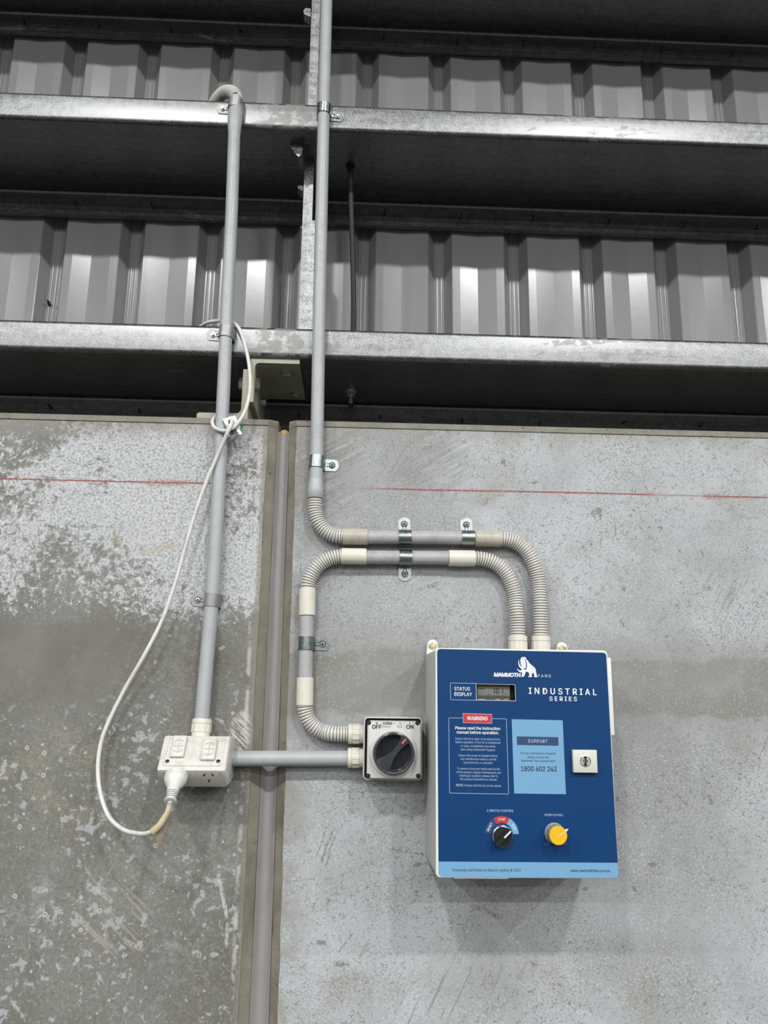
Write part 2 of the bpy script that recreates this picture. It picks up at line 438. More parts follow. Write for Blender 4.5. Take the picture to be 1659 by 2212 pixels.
M['tape_old'] = plain('brown_tape_flag', (0.27, 0.22, 0.15), 0.55, 0, 0.5, 70, (0.15, 0.12, 0.08))
M['card'] = plain('white_card', (0.86, 0.86, 0.85), 0.5)
M['green'] = plain('green_card', (0.02, 0.20, 0.10), 0.5)
M['bracket'] = plain('cream_painted_steel', (0.40, 0.395, 0.30), 0.45, 0, 0.2, 50)
M['floor'] = plain('shed_floor_concrete', (0.045, 0.045, 0.043), 0.7, 0, 0.4, 2)


def cladding_paint():
    t = NT('satin_grey_sheet_paint')
    g = t.noise(420, 2, 0.6)
    c = t.mix(t.ramp(g, 0.35, 0.7), (0.226, 0.228, 0.224), (0.250, 0.252, 0.248))
    t.bump(t.add(g, t.mul(t.noise(35, 2), 1.5)), 0.05, 0.0008)
    return t.done(c, 0.22, 0.0, 0.46)


M['sheet'] = cladding_paint()

# ------------------------------------------------------------------ mesh helpers
WORLD = {}


class MB:
    def __init__(self):
        self.v, self.f = [], []
        self.print_flat = False

    def put(self, vs, fs):
        k = len(self.v)
        self.v += [tuple(p) for p in vs]
        self.f += [tuple(i + k for i in f) for f in fs]
        return self

    def box(self, a, b):
        (x0, y0, z0), (x1, y1, z1) = a, b
        vs = [(x, y, z) for x in (x0, x1) for y in (y0, y1) for z in (z0, z1)]
        return self.put(vs, [(0, 1, 3, 2), (4, 6, 7, 5), (0, 4, 5, 1), (2, 3, 7, 6), (0, 2, 6, 4), (1, 5, 7, 3)])

    def frame_box(self, c, ax, ay, az, hx, hy, hz):
        vs = [c + ax * (hx * i) + ay * (hy * j) + az * (hz * k) for i in (-1, 1) for j in (-1, 1) for k in (-1, 1)]
        return self.put(vs, [(0, 1, 3, 2), (4, 6, 7, 5), (0, 4, 5, 1), (2, 3, 7, 6), (0, 2, 6, 4), (1, 5, 7, 3)])

    def rings(self, rings, closed=True, cap=True):
        n = len(rings[0])
        vs = [p for r in rings for p in r]
        fs = []
        for i in range(len(rings) - 1):
            for j in range(n if closed else n - 1):
                a, b = i * n + j, i * n + (j + 1) % n
                fs.append((a, b, b + n, a + n))
        if cap:
            fs.append(tuple(reversed(range(n))))
            fs.append(tuple((len(rings) - 1) * n + j for j in range(n)))
        return self.put(vs, fs)

    def sweep(self, path, rad, seg=20, cap=True):
        """tube along points, rad = number or list"""
        n = len(path)
        if not isinstance(rad, (list, tuple)):
            rad = [rad] * n
        tg = []
        for i in range(n):
            a, b = path[max(i - 1, 0)], path[min(i + 1, n - 1)]
            d = b - a
            tg.append(d.normalized() if d.length > 1e-9 else tg[-1])
        up = Vector((0, 1, 0)) if abs(tg[0].y) < 0.9 else Vector((1, 0, 0))
        nrm = (up - tg[0] * up.dot(tg[0])).normalized()
        rr = []
        for i in range(n):
            nrm = (nrm - tg[i] * nrm.dot(tg[i])).normalized()
            bi = tg[i].cross(nrm)
            rr.append([path[i] + (nrm * math.cos(2 * math.pi * j / seg) + bi * math.sin(2 * math.pi * j / seg)) * rad[i]
                       for j in range(seg)])
        return self.rings(rr, True, cap)

    def lathe(self, base, axis, prof, seg=28, cap=True):
        """prof = [(radius, distance along axis)]"""
        axis = axis.normalized()
        u = axis.cross(Vector((0, 0, 1)) if abs(axis.z) < 0.9 else Vector((1, 0, 0))).normalized()
        w = axis.cross(u)
        rr = [[base + axis * h + (u * math.cos(2 * math.pi * j / seg) + w * math.sin(2 * math.pi * j / seg)) * r
               for j in range(seg)] for r, h in prof]
        return self.rings(rr, True, cap)

    def prism(self, outline, d, holes=()):
        """flat outline (3D points) given thickness vector d, optional holes"""
        loops = [list(outline)] + [list(h) for h in holes]
        pts = [p for l in loops for p in l]
        tris = tessellate_polygon(loops)
        n = len(pts)
        vs = pts + [p + d for p in pts]
        fs = [tuple(t) for t in tris] + [tuple(i + n for i in reversed(t)) for t in tris]
        k = 0
        for l in loops:
            m = len(l)
            for j in range(m):
                a, b = k + j, k + (j + 1) % m
                fs.append((a, b, b + n, a + n))
            k += m
        return self.put(vs, fs)

    def flat(self, pts):
        return self.put(pts, [tuple(range(len(pts)))])

    def mesh(self, name, mat, angle=35):
        me = bpy.data.meshes.new(name)
        me.from_pydata(self.v, [], self.f)
        if not self.print_flat:
            bm = bmesh.new()
            bm.from_mesh(me)
            bmesh.ops.recalc_face_normals(bm, faces=bm.faces)
            bm.to_mesh(me)
            bm.free()
            for p in me.polygons:
                p.use_smooth = True
            me.set_sharp_from_angle(angle=math.radians(angle))
        if mat:
            me.materials.append(M[mat])
        return me

    def build(self, name, mat, parent=None, angle=35, local=False):
        return link(name, self.mesh(name, mat, angle), parent, local)


def link(name, me, parent=None, local=False):
    o = bpy.data.objects.new(name, me)
    COL.objects.link(o)
    if parent:
        o.parent = parent
        if not local and parent.name in WORLD:
            o.matrix_parent_inverse = WORLD[parent.name].inverted()
    return o


def thing(name, label, cat, loc=(0, 0, 0), group=None, mat=None):
    o = bpy.data.objects.new(name, None)
    o.empty_display_size = 0.03
    COL.objects.link(o)
    mw = mat or Matrix.Translation(Vector(loc))
    o.matrix_world = mw
    WORLD[o.name] = mw.copy()
    return tag(o, label, cat, group)


def tag(o, label, cat, group=None):
    o['label'] = label
    o['category'] = cat
    if group:
        o['group'] = group
    return o


def struct(o, label=None):
    o['kind'] = 'structure'
    if label:
        o['label'] = label
    return o


def spline(pts, step):
    """Catmull-Rom through points, resampled evenly"""
    q = [pts[0] * 2 - pts[1]] + list(pts) + [pts[-1] * 2 - pts[-2]]
    fine = []
    for i in range(1, len(q) - 2):
        a, b, c, d = q[i - 1], q[i], q[i + 1], q[i + 2]
        for k in range(24):
            t = k / 24
            fine.append(0.5 * ((2 * b) + (c - a) * t + (2 * a - 5 * b + 4 * c - d) * t * t
                               + (3 * b - a - 3 * c + d) * t ** 3))
    fine.append(q[-2])
    out, acc = [fine[0]], 0.0
    for i in range(1, len(fine)):
        seg = (fine[i] - fine[i - 1]).length
        while acc + seg >= step and seg > 1e-9:
            f = (step - acc) / seg
            p = fine[i - 1].lerp(fine[i], f)
            out.append(p)
            fine[i - 1] = p
            seg = (fine[i] - p).length
            acc = 0.0
        acc += seg
    if (out[-1] - fine[-1]).length > step * 0.3:
        out.append(fine[-1])
    return out


def rrect(x0, x1, z0, z1, r, y, n=5):
    pts = []
    for cx, cz, a0 in ((x1 - r, z1 - r, 0), (x0 + r, z1 - r, 90), (x0 + r, z0 + r, 180), (x1 - r, z0 + r, 270)):
        for k in range(n + 1):
            a = math.radians(a0 + 90 * k / n)
            pts.append(Vector((cx + r * math.cos(a), y, cz + r * math.sin(a))))
    return pts


def bevel_box(c, ax, ay, az, hx, hy, hz, off, seg=2):
    bm = bmesh.new()
    bmesh.ops.create_cube(bm, size=2.0)
    for v in bm.verts:
        v.co = Vector((v.co.x * hx, v.co.y * hy, v.co.z * hz))
    bmesh.ops.bevel(bm, geom=list(bm.edges), offset=off, segments=seg, affect='EDGES', profile=0.5)
    bm.verts.ensure_lookup_table()
    vs = [c + ax * v.co.x + ay * v.co.y + az * v.co.z for v in bm.verts]
    fs = [tuple(v.index for v in f.verts) for f in bm.faces]
    bm.free()
    return vs, fs


VX, VY, VZ = Vector((1, 0, 0)), Vector((0, 1, 0)), Vector((0, 0, 1))
_txt = {}
FONT = None
try:                                                     # the interface typeface that ships inside Blender itself
    import os
    FONT = bpy.data.fonts.load(os.path.join(bpy.utils.system_resource('DATAFILES'), 'fonts', 'Inter.woff2'))
except Exception:
    FONT = None


def text_geo(s, bold=0.0, spacing=1.0):
    bold = 0.0
    key = (s, bold, spacing)
    if key not in _txt:
        cu = bpy.data.curves.new('lettering_source', 'FONT')
        cu.body = s
        cu.size = 1.0
        if FONT:
            cu.font = FONT
        cu.space_character = spacing
        cu.resolution_u = 3
        ob = bpy.data.objects.new('lettering_source', cu)
        COL.objects.link(ob)
        me = bpy.data.meshes.new_from_object(ob.evaluated_get(bpy.context.evaluated_depsgraph_get()))
        vs = [v.co.copy() for v in me.vertices]
        fs = [tuple(p.vertices) for p in me.polygons]
        bpy.data.objects.remove(ob)
        bpy.data.curves.remove(cu)
        bpy.data.meshes.remove(me)
        _txt[key] = (vs, fs)
    return _txt[key]


def cap_height(bold):
    vs, _ = text_geo('H', bold)
    return max(v.y for v in vs) - min(v.y for v in vs)


def write3(mb, s, L, R, N, cap, bold=0.0, spacing=1.0, slant=0.0):
    """letters from baseline point L to R on the plane with normal N (towards the viewer), capital height cap in m"""
    vs, fs = text_geo(s, bold, spacing)
    mb.print_flat = True
    x0 = min(v.x for v in vs)
    x1 = max(v.x for v in vs)
    U = (R - L).normalized()
    V = N.cross(U).normalized()
    sx = (R - L).length / (x1 - x0)
    sy = cap / cap_height(bold)
    offs = [(0.0, 0.0)] if not bold else [(-bold, 0.0), (bold, 0.0), (0.0, bold * 0.6), (0.0, -bold * 0.6), (0.0, 0.0)]
    for i, (bx_, by_) in enumerate(offs):
        pts = [L + U * ((v.x - x0 + bx_) * sx + slant * v.y * sy) + V * ((v.y + by_) * sy) for v in vs]
        for k, f in enumerate(fs):                       # ink laid down stroke by stroke, so overlapping strokes never share a plane
            lift = N * (0.000005 * (k % 64) + 0.0000009 * i)
            mb.put([pts[j] + lift for j in f], [tuple(range(len(f)))])


# ------------------------------------------------------------------ setting: floor, wall panels, joint, sheeting
Z0 = 1.5
ZG = [Z0 + 1.7015, Z0 + 1.189, Z0 + 0.6615]            # underside of the three girt webs
WEB = 0.258                                             # girt depth
ZT = Z0 + 0.531                                         # top of the concrete panels

fl = MB()
fl.box((-40, -60, -0.2), (40, 0.15, 0.0))
struct(fl.build('floor', 'floor'), 'grey concrete shed floor below the view')


def wobble(n, amp):
    v, out = 0.0, []
    for _ in range(n):
        v = v * 0.72 + random.uniform(-amp, amp)
        out.append(v)
    return out


def concrete_panel(name, mat, xs_fn, side, label):
    """heightfield slab: xs_fn(z) -> outer x, x where the chamfer starts, x at the joint; side = +1 joint at right"""
    zs = [0.0, 0.5] + [0.86 + 0.012 * i for i in range(int((ZT - 0.016 - 0.86) / 0.012))]
    zs += [ZT - 0.0155, ZT - 0.0145, ZT - 0.0045, ZT]
    ch = 0.016
    w1, w2 = wobble(len(zs), 0.0006), wobble(len(zs), 0.0006)
    mb = MB()
    rows = []
    for i, z in enumerate(zs):
        xo, xa, xb = xs_fn(z)
        yt = {0: 0.007, 1: -0.0022, 2: -0.0022}.get(len(zs) - 1 - i, 0.0)
        zw = 0.0
        fr = [0.0, 0.25, 0.5, 0.75, 0.97]
        row = []
        for k, f in enumerate(fr):
            row.append((xo + (xa - xo) * f, yt, z))
        row.append((xa + w1[i], yt + 0.0, z))
        row.append((xa + w1[i] + side * 0.0012, yt + 0.0022 if yt <= 0 else yt, z))
        row.append((xb + w2[i] * 0.7 - side * 0.0015, ch, z))
        row.append((xb, ch + 0.004, z))
        row.append((xb, 0.15, z))
        row.append((xo, 0.15, z))
        rows.append([Vector(p) for p in row])
    mb.rings(rows)
    return struct(mb.build(name, mat, None, 20), label)


def xl(z):
    t = (z - Z0 - 0.44) / (-0.964)
    return (-1.9, -0.1719 - 0.003 * t, -0.1530 - 0.003 * t)


def xr(z):
    t = (z - Z0 - 0.44) / (-0.964)
    return (2.2, -0.1150 + 0.0062 * t, -0.1318 + 0.0055 * t)


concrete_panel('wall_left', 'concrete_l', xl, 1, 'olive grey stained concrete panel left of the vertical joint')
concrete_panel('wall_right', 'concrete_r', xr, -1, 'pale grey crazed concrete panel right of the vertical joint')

mb = MB()
rows = []
for i in range(60):
    z = 0.02 + (ZT - 0.022 - 0.02) * i / 59
    a, b = xl(z)[2] - 0.0012, xr(z)[2] + 0.0012
    wv = random.uniform(-0.0004, 0.0004)
    row = [(a, 0.0135 + wv, z)]
    for k in range(9):
        f = k / 8
        row.append((a + 0.0035 + (b - a - 0.007) * f, 0.0170 + 0.0075 * math.sin(math.pi * f) ** 0.6 + wv * 0.5, z))
    row += [(b, 0.0135 - wv, z), (b, 0.032, z), (a, 0.032, z)]
    rows.append([Vector(p) for p in row])
mb.rings(rows)
seal = struct(mb.build('trim_1', 'sealant'), 'mauve grey sealant strip in the joint between the concrete panels')
mb = MB()
zc = ZT - 0.020
mb.lathe(Vector((-0.1424, 0.0365, zc - 0.04)), VZ, [(0.0098, 0), (0.0098, 0.041), (0.008, 0.046), (0.004, 0.048)], 20)
mb.build('foam_rod', 'foam', seal)

# ribbed wall sheeting beyond the girts
YS = 0.260
PITCH = 0.1862
PX0 = 0.2265                                            # left edge of one pan
prof = [(0.0, 0.0), (0.0185, 0.0001), (0.0625, 0.0031), (0.1075, 0.0001), (0.1265, 0.0),
        (0.1285, 0.0016), (0.1440, 0.0275), (0.1452, 0.0290), (0.1478, 0.0290)]
for fx in (0.1512, 0.1620):                              # two small rounded flutes in the floor of each rib
    for k in range(9):
        ang = math.pi * k / 8
        prof.append((fx - 0.0030 * math.cos(ang), 0.0290 - 0.0017 * math.sin(ang)))
prof += [(0.1679, 0.0290), (0.1692, 0.0275), (0.1846, 0.0016)]
wallb = bpy.data.objects.new('wall_back', None)
COL.objects.link(wallb)
struct(wallb, 'satin grey ribbed steel sheeting beyond the girts')
ZS0, ZS1 = 1.55, 3.75


def sheet_line(n0, n1):
    pts = []
    for k in range(n0, n1):
        for px_, d in prof:
            pts.append((PX0 + k * PITCH + px_, d))
    pts.append((PX0 + n1 * PITCH, 0.0))
    pts.append((PX0 + n1 * PITCH + 0.0175, 0.0006))
    return pts


for si, (a, b) in enumerate(((-11, -8), (-8, -4), (-4, 0), (0, 4), (4, 8), (8, 11))):
    ln = sheet_line(a, b)
    off = 0.0009 * (si % 2)
    mb = MB()
    ring = []
    for z in (ZS0, ZS1):
        ring.append([Vector((x, YS + off + d, z)) for x, d in ln]
                    + [Vector((x, YS + off + d + 0.0007, z)) for x, d in reversed(ln)])
    mb.rings(ring, True, False)
    mb.build('cladding_sheet', 'sheet', wallb, 3)


# ------------------------------------------------------------------ girts (Z sections) with drill points of the sheeting screws
def z_profile():
    pts = []
    R = 0.0085

    def arc(cy, cz, a0, a1, n=5):
        for k in range(n + 1):
            a = math.radians(a0 + (a1 - a0) * k / n)
            pts.append((cy + R * math.cos(a), cz + R * math.sin(a)))
    # centre line from the inner lip to the outer lip, (y, z) with z = 0 at web underside
    pts.append((0.020, 0.0640))
    arc(0.001 + R, 0.0640 - R, 90, 180)
    arc(0.001 + R, 0.001 + R, 180, 270)
    arc(WEB - 0.001 - R, 0.001 - R, 90, 0)
    arc(WEB - 0.001 - R, -0.073 + R, 0, -90)
    pts.append((WEB - 0.018, -0.0715))
    return pts


def offset_line(pts, d):
    out = []
    for i, p in enumerate(pts):
        a, b = pts[max(i - 1, 0)], pts[min(i + 1, len(pts) - 1)]
        tx, tz = b[0] - a[0], b[1] - a[1]
        l = math.hypot(tx, tz)
        out.append((p[0] - tz / l * d, p[1] + tx / l * d))
    return out


zp = z_profile()
za, zb = offset_line(zp, 0.001), offset_line(zp, -0.001)
girt_mesh = None
tips = [[(53, 45), (214, 51), (369, 60), (521, 62), (828, 77), (987, 88), (1131, 92), (1283, 97), (1429, 105), (1582, 112)],
        [(163, 436), (331, 443), (830, 457), (994, 465), (1152, 468), (1315, 477), (1476, 483), (1635, 487)],
        [(111, 875), (301, 882), (648, 893), (822, 897), (1000, 904), (1168, 908), (1345, 907), (1512, 914)]]
girt_labels = ['top galvanised steel girt, cut by the upper edge of the photo',
               'middle galvanised steel girt holding the end of the ribbed hose',
               'lowest galvanised steel girt, just above the concrete panels']
mbg = MB()
for i in range(2):
    pass
sect = [Vector((0, y, z)) for y, z in za] + [Vector((0, y, z)) for y, z in reversed(zb)]
mbg.rings([[p + VX * x for p in sect] for x in (-1.9, 2.2)])
gm = mbg.mesh('web_and_flanges', 'galv', 50)
tipm = MB()
tipm.lathe(Vector((0, 0, 0)), -VY, [(0.0024, 0.0), (0.0026, 0.010), (0.0020, 0.0105), (0.0019, 0.017), (0.0004, 0.020)], 8)
tip_mesh = tipm.mesh('screw_point', 'tip')
girts = []
for k in range(3):
    g = thing('wall_girt', girt_labels[k], 'girt', (0, 0, ZG[k]), 'horizontal Z girts')
    link('web_and_flanges', gm, g, True)
    for (px, py) in tips[k]:
        p = P(px, py + 7, WEB - 0.003)
        s = link('screw_point', tip_mesh, g, True)
        s.location = (p.x, WEB - 0.0025, min(max(p.z - ZG[k], -0.06), -0.014))
        s.rotation_euler = (random.uniform(-0.25, 0.05), 0, random.uniform(-0.35, 0.35))
    girts.append(g)
# one stray drill point through the sheeting between the girts
mb = MB()
p = P(105, 656, YS + 0.024)
mb.lathe(p + VY * 0.006, Vector((0.1, -1, 0.15)), [(0.0042, 0.0), (0.0042, 0.008), (0.0022, 0.009), (0.002, 0.018), (0.0005, 0.021)], 10)
mb.build('screw_point', 'black', wallb)

# ------------------------------------------------------------------ bridging struts, rod, cleats
def channel(mb, x0, x1, y, d, z0, z1, th=0.0016):
    o = [(x0, y), (x1, y), (x1, y + d), (x1 - th, y + d), (x1 - th, y + th), (x0 + th, y + th), (x0 + th, y + d), (x0, y + d)]
    mb.rings([[Vector((x, yy, z)) for x, yy in o] for z in (z0, z1)])


YB = 0.100
st = thing('bridging_strut', 'speckled galvanised bridging strut standing on the lowest girt', 'strut', (-0.13, YB, ZG[2] + 0.002), 'bridging struts')
a = P(650.5, 590, YB)
b = P(679.5, 590, YB)
mb = MB()
channel(mb, a.x, b.x, YB, 0.032, ZG[2] + 0.002, P(666, 476, YB).z)
mb.build('outer_channel', 'galv_strut', st, 20)
a2 = P(655.5, 420, YB + 0.003)
b2 = P(676, 420, YB + 0.003)
mb = MB()
channel(mb, a2.x, b2.x, YB + 0.003, 0.026, ZG[2] + 0.06, ZG[1] - 0.001)
mb.build('inner_channel', 'galv_strut', st, 20)
mb = MB()
c = P(646, 490, YB + 0.012)
mb.lathe(Vector((a.x, YB + 0.014, c.z)), -VX, [(0.0058, 0), (0.0058, 0.004), (0.0035, 0.0042), (0.0035, 0.007)], 6)
mb.build('bolt', 'screw', st)
# torn tabs pressed out of the girt web beside the strut
mb = MB()
yq = 0.048
o1 = [P(x, y, yq) for x, y in ((627, 314), (630, 308), (648, 306), (649, 315), (654, 320), (653, 331), (645, 339), (636, 330))]
mb.prism(o1, Vector((0, 0.0016, 0)))
o2 = [P(645, 338, yq), P(653, 331, yq), P(656, 318, yq), P(655, 345, yq + 0.02), P(653, 378, yq + 0.055), P(651, 395, yq + 0.07),
      P(646, 375, yq + 0.05), P(643, 350, yq + 0.02)]
mb.put(o2, [(0, 1, 4, 7), (1, 2, 3, 4), (7, 4, 5, 6)])
mb.put([p + Vector((0.0016, 0, 0)) for p in o2], [(0, 1, 4, 7), (1, 2, 3, 4), (7, 4, 5, 6)])
mb.prism([P(x, y, 0.120) for x, y in ((642, 404), (646, 401), (655, 401), (655, 411), (650, 412))], Vector((0.0, 0.022, -0.004)))
mb.build('torn_tab', 'galv_strut', girts[1], 20)

st = thing('bridging_strut', 'slim galvanised bridging strut above the middle girt, beside the tall conduit', 'strut', (-0.12, YB, ZG[1] + 0.002), 'bridging struts')
a = P(671.5, 60, YB)
b = P(690, 60, YB)
mb = MB()
channel(mb, a.x, b.x, YB, 0.030, ZG[1] + 0.002, ZG[0] - 0.001)
mb.build('inner_channel', 'galv_strut', st, 20)
mb = MB()
channel(mb, b.x - 0.001, b.x + 0.006, YB + 0.016, 0.014, ZG[1] + 0.002, ZG[0] - 0.001)
mb.build('return_flange', 'galv_strut', st, 20)
mb = MB()
mb.prism([P(x, y, 0.10) for x, y in ((655, 24), (660, 17), (671, 18), (671, 36), (665, 34), (657, 30))], Vector((0, 0.02, -0.004)))
mb.build('torn_tab', 'galv_strut', girts[0], 20)

rod = thing('tie_rod', 'dark threaded tie rod hanging from the middle girt down through the lowest one', 'rod', tuple(P(758, 878, 0.175)))
rt, rb_ = P(757, 358, 0.117), P(758, 845, 0.175)
mid = P(762, 560, 0.135)
low = P(758, 879, 0.178)
mb = MB()
mb.sweep(spline([rt + VZ * 0.0, P(758.5, 450, 0.124), mid, P(764, 690, 0.15), Vector((P(758, 845, 0.175).x, 0.175, ZG[2])), low], 0.01), 0.0060, 10)
mb.build('shank', 'dark_steel', rod)
mb = MB()
mb.lathe(rt + VZ * 0.0, -VZ, [(0.0125, -0.001), (0.0125, 0.0015), (0.0085, 0.002), (0.0085, 0.010), (0.006, 0.0105)], 6)
mb.build('nut', 'dark_steel', rod)
mb = MB()
q = Vector((rb_.x, 0.175, ZG[2]))
mb.lathe(q, -VZ, [(0.0135, 0.0), (0.0135, 0.002), (0.0120, 0.003)], 20)
mb.lathe(q, -VZ, [(0.0098, 0.003), (0.0098, 0.011), (0.0075, 0.0122)], 6)
mb.lathe(q, -VZ, [(0.0056, 0.012), (0.0056, 0.030)], 10)
mb.build('flange_nut', 'screw', rod)


def hexbolt(mb, p, ax, r=0.0105, h=0.008, washer=0.0):
    if washer:
        mb.lathe(p, ax, [(washer, 0), (washer, 0.0022)], 20)
        p = p + ax * 0.0022
    mb.lathe(p, ax, [(r, 0), (r, h * 0.8), (r * 0.82, h)], 6)


YC = 0.010
zw = ZG[2]
TH = 0.0095
xv0, xv1 = P(540, 800, YC).x, P(549.5, 800, YC).x
ca = thing('angle_cleat', 'cream painted angle cleat bolted under the lowest girt beside the white cable', 'bracket', (xv0, YC, ZT), 'cream angle cleats')
xe = P(647, 790, YC).x
zbot = P(541, 868, YC).z


def l_outline(x0, x1, z0, z1, th, r, flip):
    """L section, corner at (x0, z1) when flip else at (x1, z0)"""
    pts = []
    if flip:
        pts = [(x0, z0), (x0, z1), (x1, z1), (x1, z1 - th)]
        for k in range(6):
            a_ = math.radians(90 + 90 * k / 5)
            pts.append((x0 + th + r + r * math.cos(a_), z1 - th - r + r * math.sin(a_)))
        pts.append((x0 + th, z0))
    else:
        pts = [(x1, z1), (x1, z0), (x0 + 0.004, z0), (x0, z0 + 0.003), (x0, z0 + th - 0.003), (x0 + 0.004, z0 + th)]
        for k in range(6):
            a_ = math.radians(270 + 90 * k / 5)
            pts.append((x1 - th - r + r * math.cos(a_), z0 + th + r + r * math.sin(a_)))
        pts.append((x1 - th, z1))
    return pts


mb = MB()
mb.prism([Vector((x, YC, z)) for x, z in l_outline(xv0, xe, zbot, zw - 0.0005, TH, 0.009, True)], Vector((0, 0.200, 0)))
mb.build('angle_section', 'bracket', ca, 40)
mb = MB()
hexbolt(mb, Vector((P(620, 797, YC + 0.04).x, YC + 0.045, zw - TH)), -VZ, 0.0105, 0.0085, 0.0155)
mb.build('bolt', 'screw', ca)
mb = MB()
hexbolt(mb, Vector((P(636, 865, YC + 0.17).x, YC + 0.165, zw - TH)), -VZ, 0.0105, 0.0085)
mb.build('bolt', 'screw', ca)
mb = MB()
pb = P(552, 829, YC + 0.018)
hexbolt(mb, Vector((xv0 + TH, YC + 0.022, pb.z)), VX, 0.0125, 0.010)
mb.build('bolt', 'screw', ca)
mb = MB()
hexbolt(mb, Vector((xv0 + TH, YC + 0.135, pb.z + 0.006)), VX, 0.0105, 0.010)
mb.build('bolt', 'screw', ca)

x_l0, x_l1 = P(425, 888, YC + 0.002).x, xv0 - 0.0004
cb = thing('angle_cleat', 'cream painted angle cleat with one leg lying on top of the left concrete panel', 'bracket', (x_l0, YC, ZT), 'cream angle cleats')
mb = MB()
mb.prism([Vector((x, YC + 0.004, z)) for x, z in l_outline(x_l0, x_l1, ZT + 0.0002, P(530, 796, YC).z, 0.0135, 0.010, False)], Vector((0, 0.12, 0)))
mb.build('angle_section', 'bracket', cb, 40)
mb = MB()
hexbolt(mb, Vector((x_l1 - 0.0135, YC + 0.022, pb.z)), -VX, 0.0125, 0.010)
mb.build('bolt', 'screw', cb)


# ------------------------------------------------------------------ conduit runs
RP = 0.0128                                              # pipe radius
YP = -0.0178                                             # pipe axis off the wall


def pipe(parent, pts, mat='pvc', r=RP, name='pipe'):
    mb = MB()
    pts = [Vector(p) for p in pts]
    if len(pts) > 2:
        pts = spline(pts, 0.03)
    mb.sweep(pts, r, 28)
    return mb.build(name, mat, parent, 60)


def coupling(parent, a, b, mat='cream', r=0.0152, name='coupling'):
    d = (b - a)
    L = d.length
    mb = MB()
    mb.lathe(a, d, [(RP + 0.0002, 0), (r - 0.0008, 0.0), (r, 0.0008), (r, L - 0.0008), (r - 0.0008, L), (RP + 0.0002, L)], 32, False)
    return mb.build(name, mat, parent, 40)


def bell(parent, a, b, mat='pvc', name='bell_coupling'):
    """belled socket: narrow at a, wide at b"""
    d = b - a
    L = d.length
    r = 0.0153
    mb = MB()
    mb.lathe(a, d, [(RP, 0), (RP + 0.0004, 0.002), (r - 0.0008, L * 0.38), (r, L * 0.48), (r, L - 0.0006), (r - 0.0006, L), (r - 0.0022, L), (r - 0.0022, L - 0.01)], 32, False)
    return mb.build(name, mat, parent, 60)


def flex(parent, pts, mat='flex', ro=0.0137, ri=0.0098, pitch=0.0049):
    sp = spline([Vector(p) for p in pts], pitch / 8)
    pat = [ri, ri, ro - 0.0005, ro - 0.0001, ro, ro, ro - 0.0001, ro - 0.0005]
    mb = MB()
    mb.sweep(sp, [pat[i % 8] for i in range(len(sp))], 24)
    return mb.build('ribbed_hose', mat, parent, 40)


def adaptor(parent, a, b, mat='cream', r=0.0172):
    """threaded bush: plain collar at the pipe end a, grip flats towards the box at b"""
    d = (b - a)
    L = d.length
    mb = MB()
    mb.lathe(a, d, [(RP + 0.0005, 0), (r - 0.0006, 0), (r, 0.0006), (r, L * 0.24), (r - 0.0010, L * 0.26)], 32, False)
    mb.lathe(a, d, [(r - 0.0002, L * 0.26), (r - 0.0002, L * 0.72)], 12, False)
    mb.lathe(a, d, [(r - 0.0012, L * 0.72), (r - 0.0012, L), (RP - 0.002, L)], 32, False)
    u = d.cross(VY).normalized() if abs(d.normalized().y) < 0.9 else VX
    w = d.normalized().cross(u)
    for k in range(12):
        an = 2 * math.pi * k / 12
        n_ = u * math.cos(an) + w * math.sin(an)
        mb.frame_box(a + d * 0.5 + n_ * (r - 0.0004), d.normalized(), n_, d.normalized().cross(n_), L * 0.22, 0.0006, 0.0006)
    return mb.build('threaded_adaptor', mat, parent, 30)


def PY(lst, Y):
    return [P(x, y, Y) for x, y in lst]


# left run: outlet up to the middle girt
OUT_ZT = Z0 - 0.0700
lr = thing('conduit_run', 'straight grey conduit rising from the double outlet, with the white cable looped round it', 'conduit', tuple(P(437.7, 1585, -0.03)))
Lpts = PY([(437.4, 1558), (446, 1440), (459, 1280), (472, 1060), (483.4, 831), (491, 650), (499.5, 480), (506.2, 284)], YP)
Lpts[0].y = -0.026
Lpts[1].y = -0.021
pipe(lr, Lpts)
ptop = P(506, 290, YP)
pbel = P(508.3, 240, YP)
bell(lr, ptop, pbel)
mb = MB()
mb.lathe(pbel + (pbel - ptop).normalized() * -0.003, pbel - ptop, [(0.0140, 0), (0.0140, 0.034), (0.0125, 0.036)], 28)
mb.build('socket_end', 'pvc_dirty', lr)
ad0 = P(437.4, 1556, -0.026)
adaptor(lr, P(437.0, 1554, -0.026), Vector((P(434.2, 1586, -0.026).x, -0.030, OUT_ZT - 0.002)), 'cream')
hs = pbel + (pbel - ptop).normalized() * 0.03
flex(lr, [hs, P(511, 213, YP + 0.002), P(507, 203, YP + 0.012), P(497, 198, YP + 0.030), P(484, 200, 0.030), P(472, 210, 0.042), P(462, 226, 0.054), P(456, 246, 0.062)])

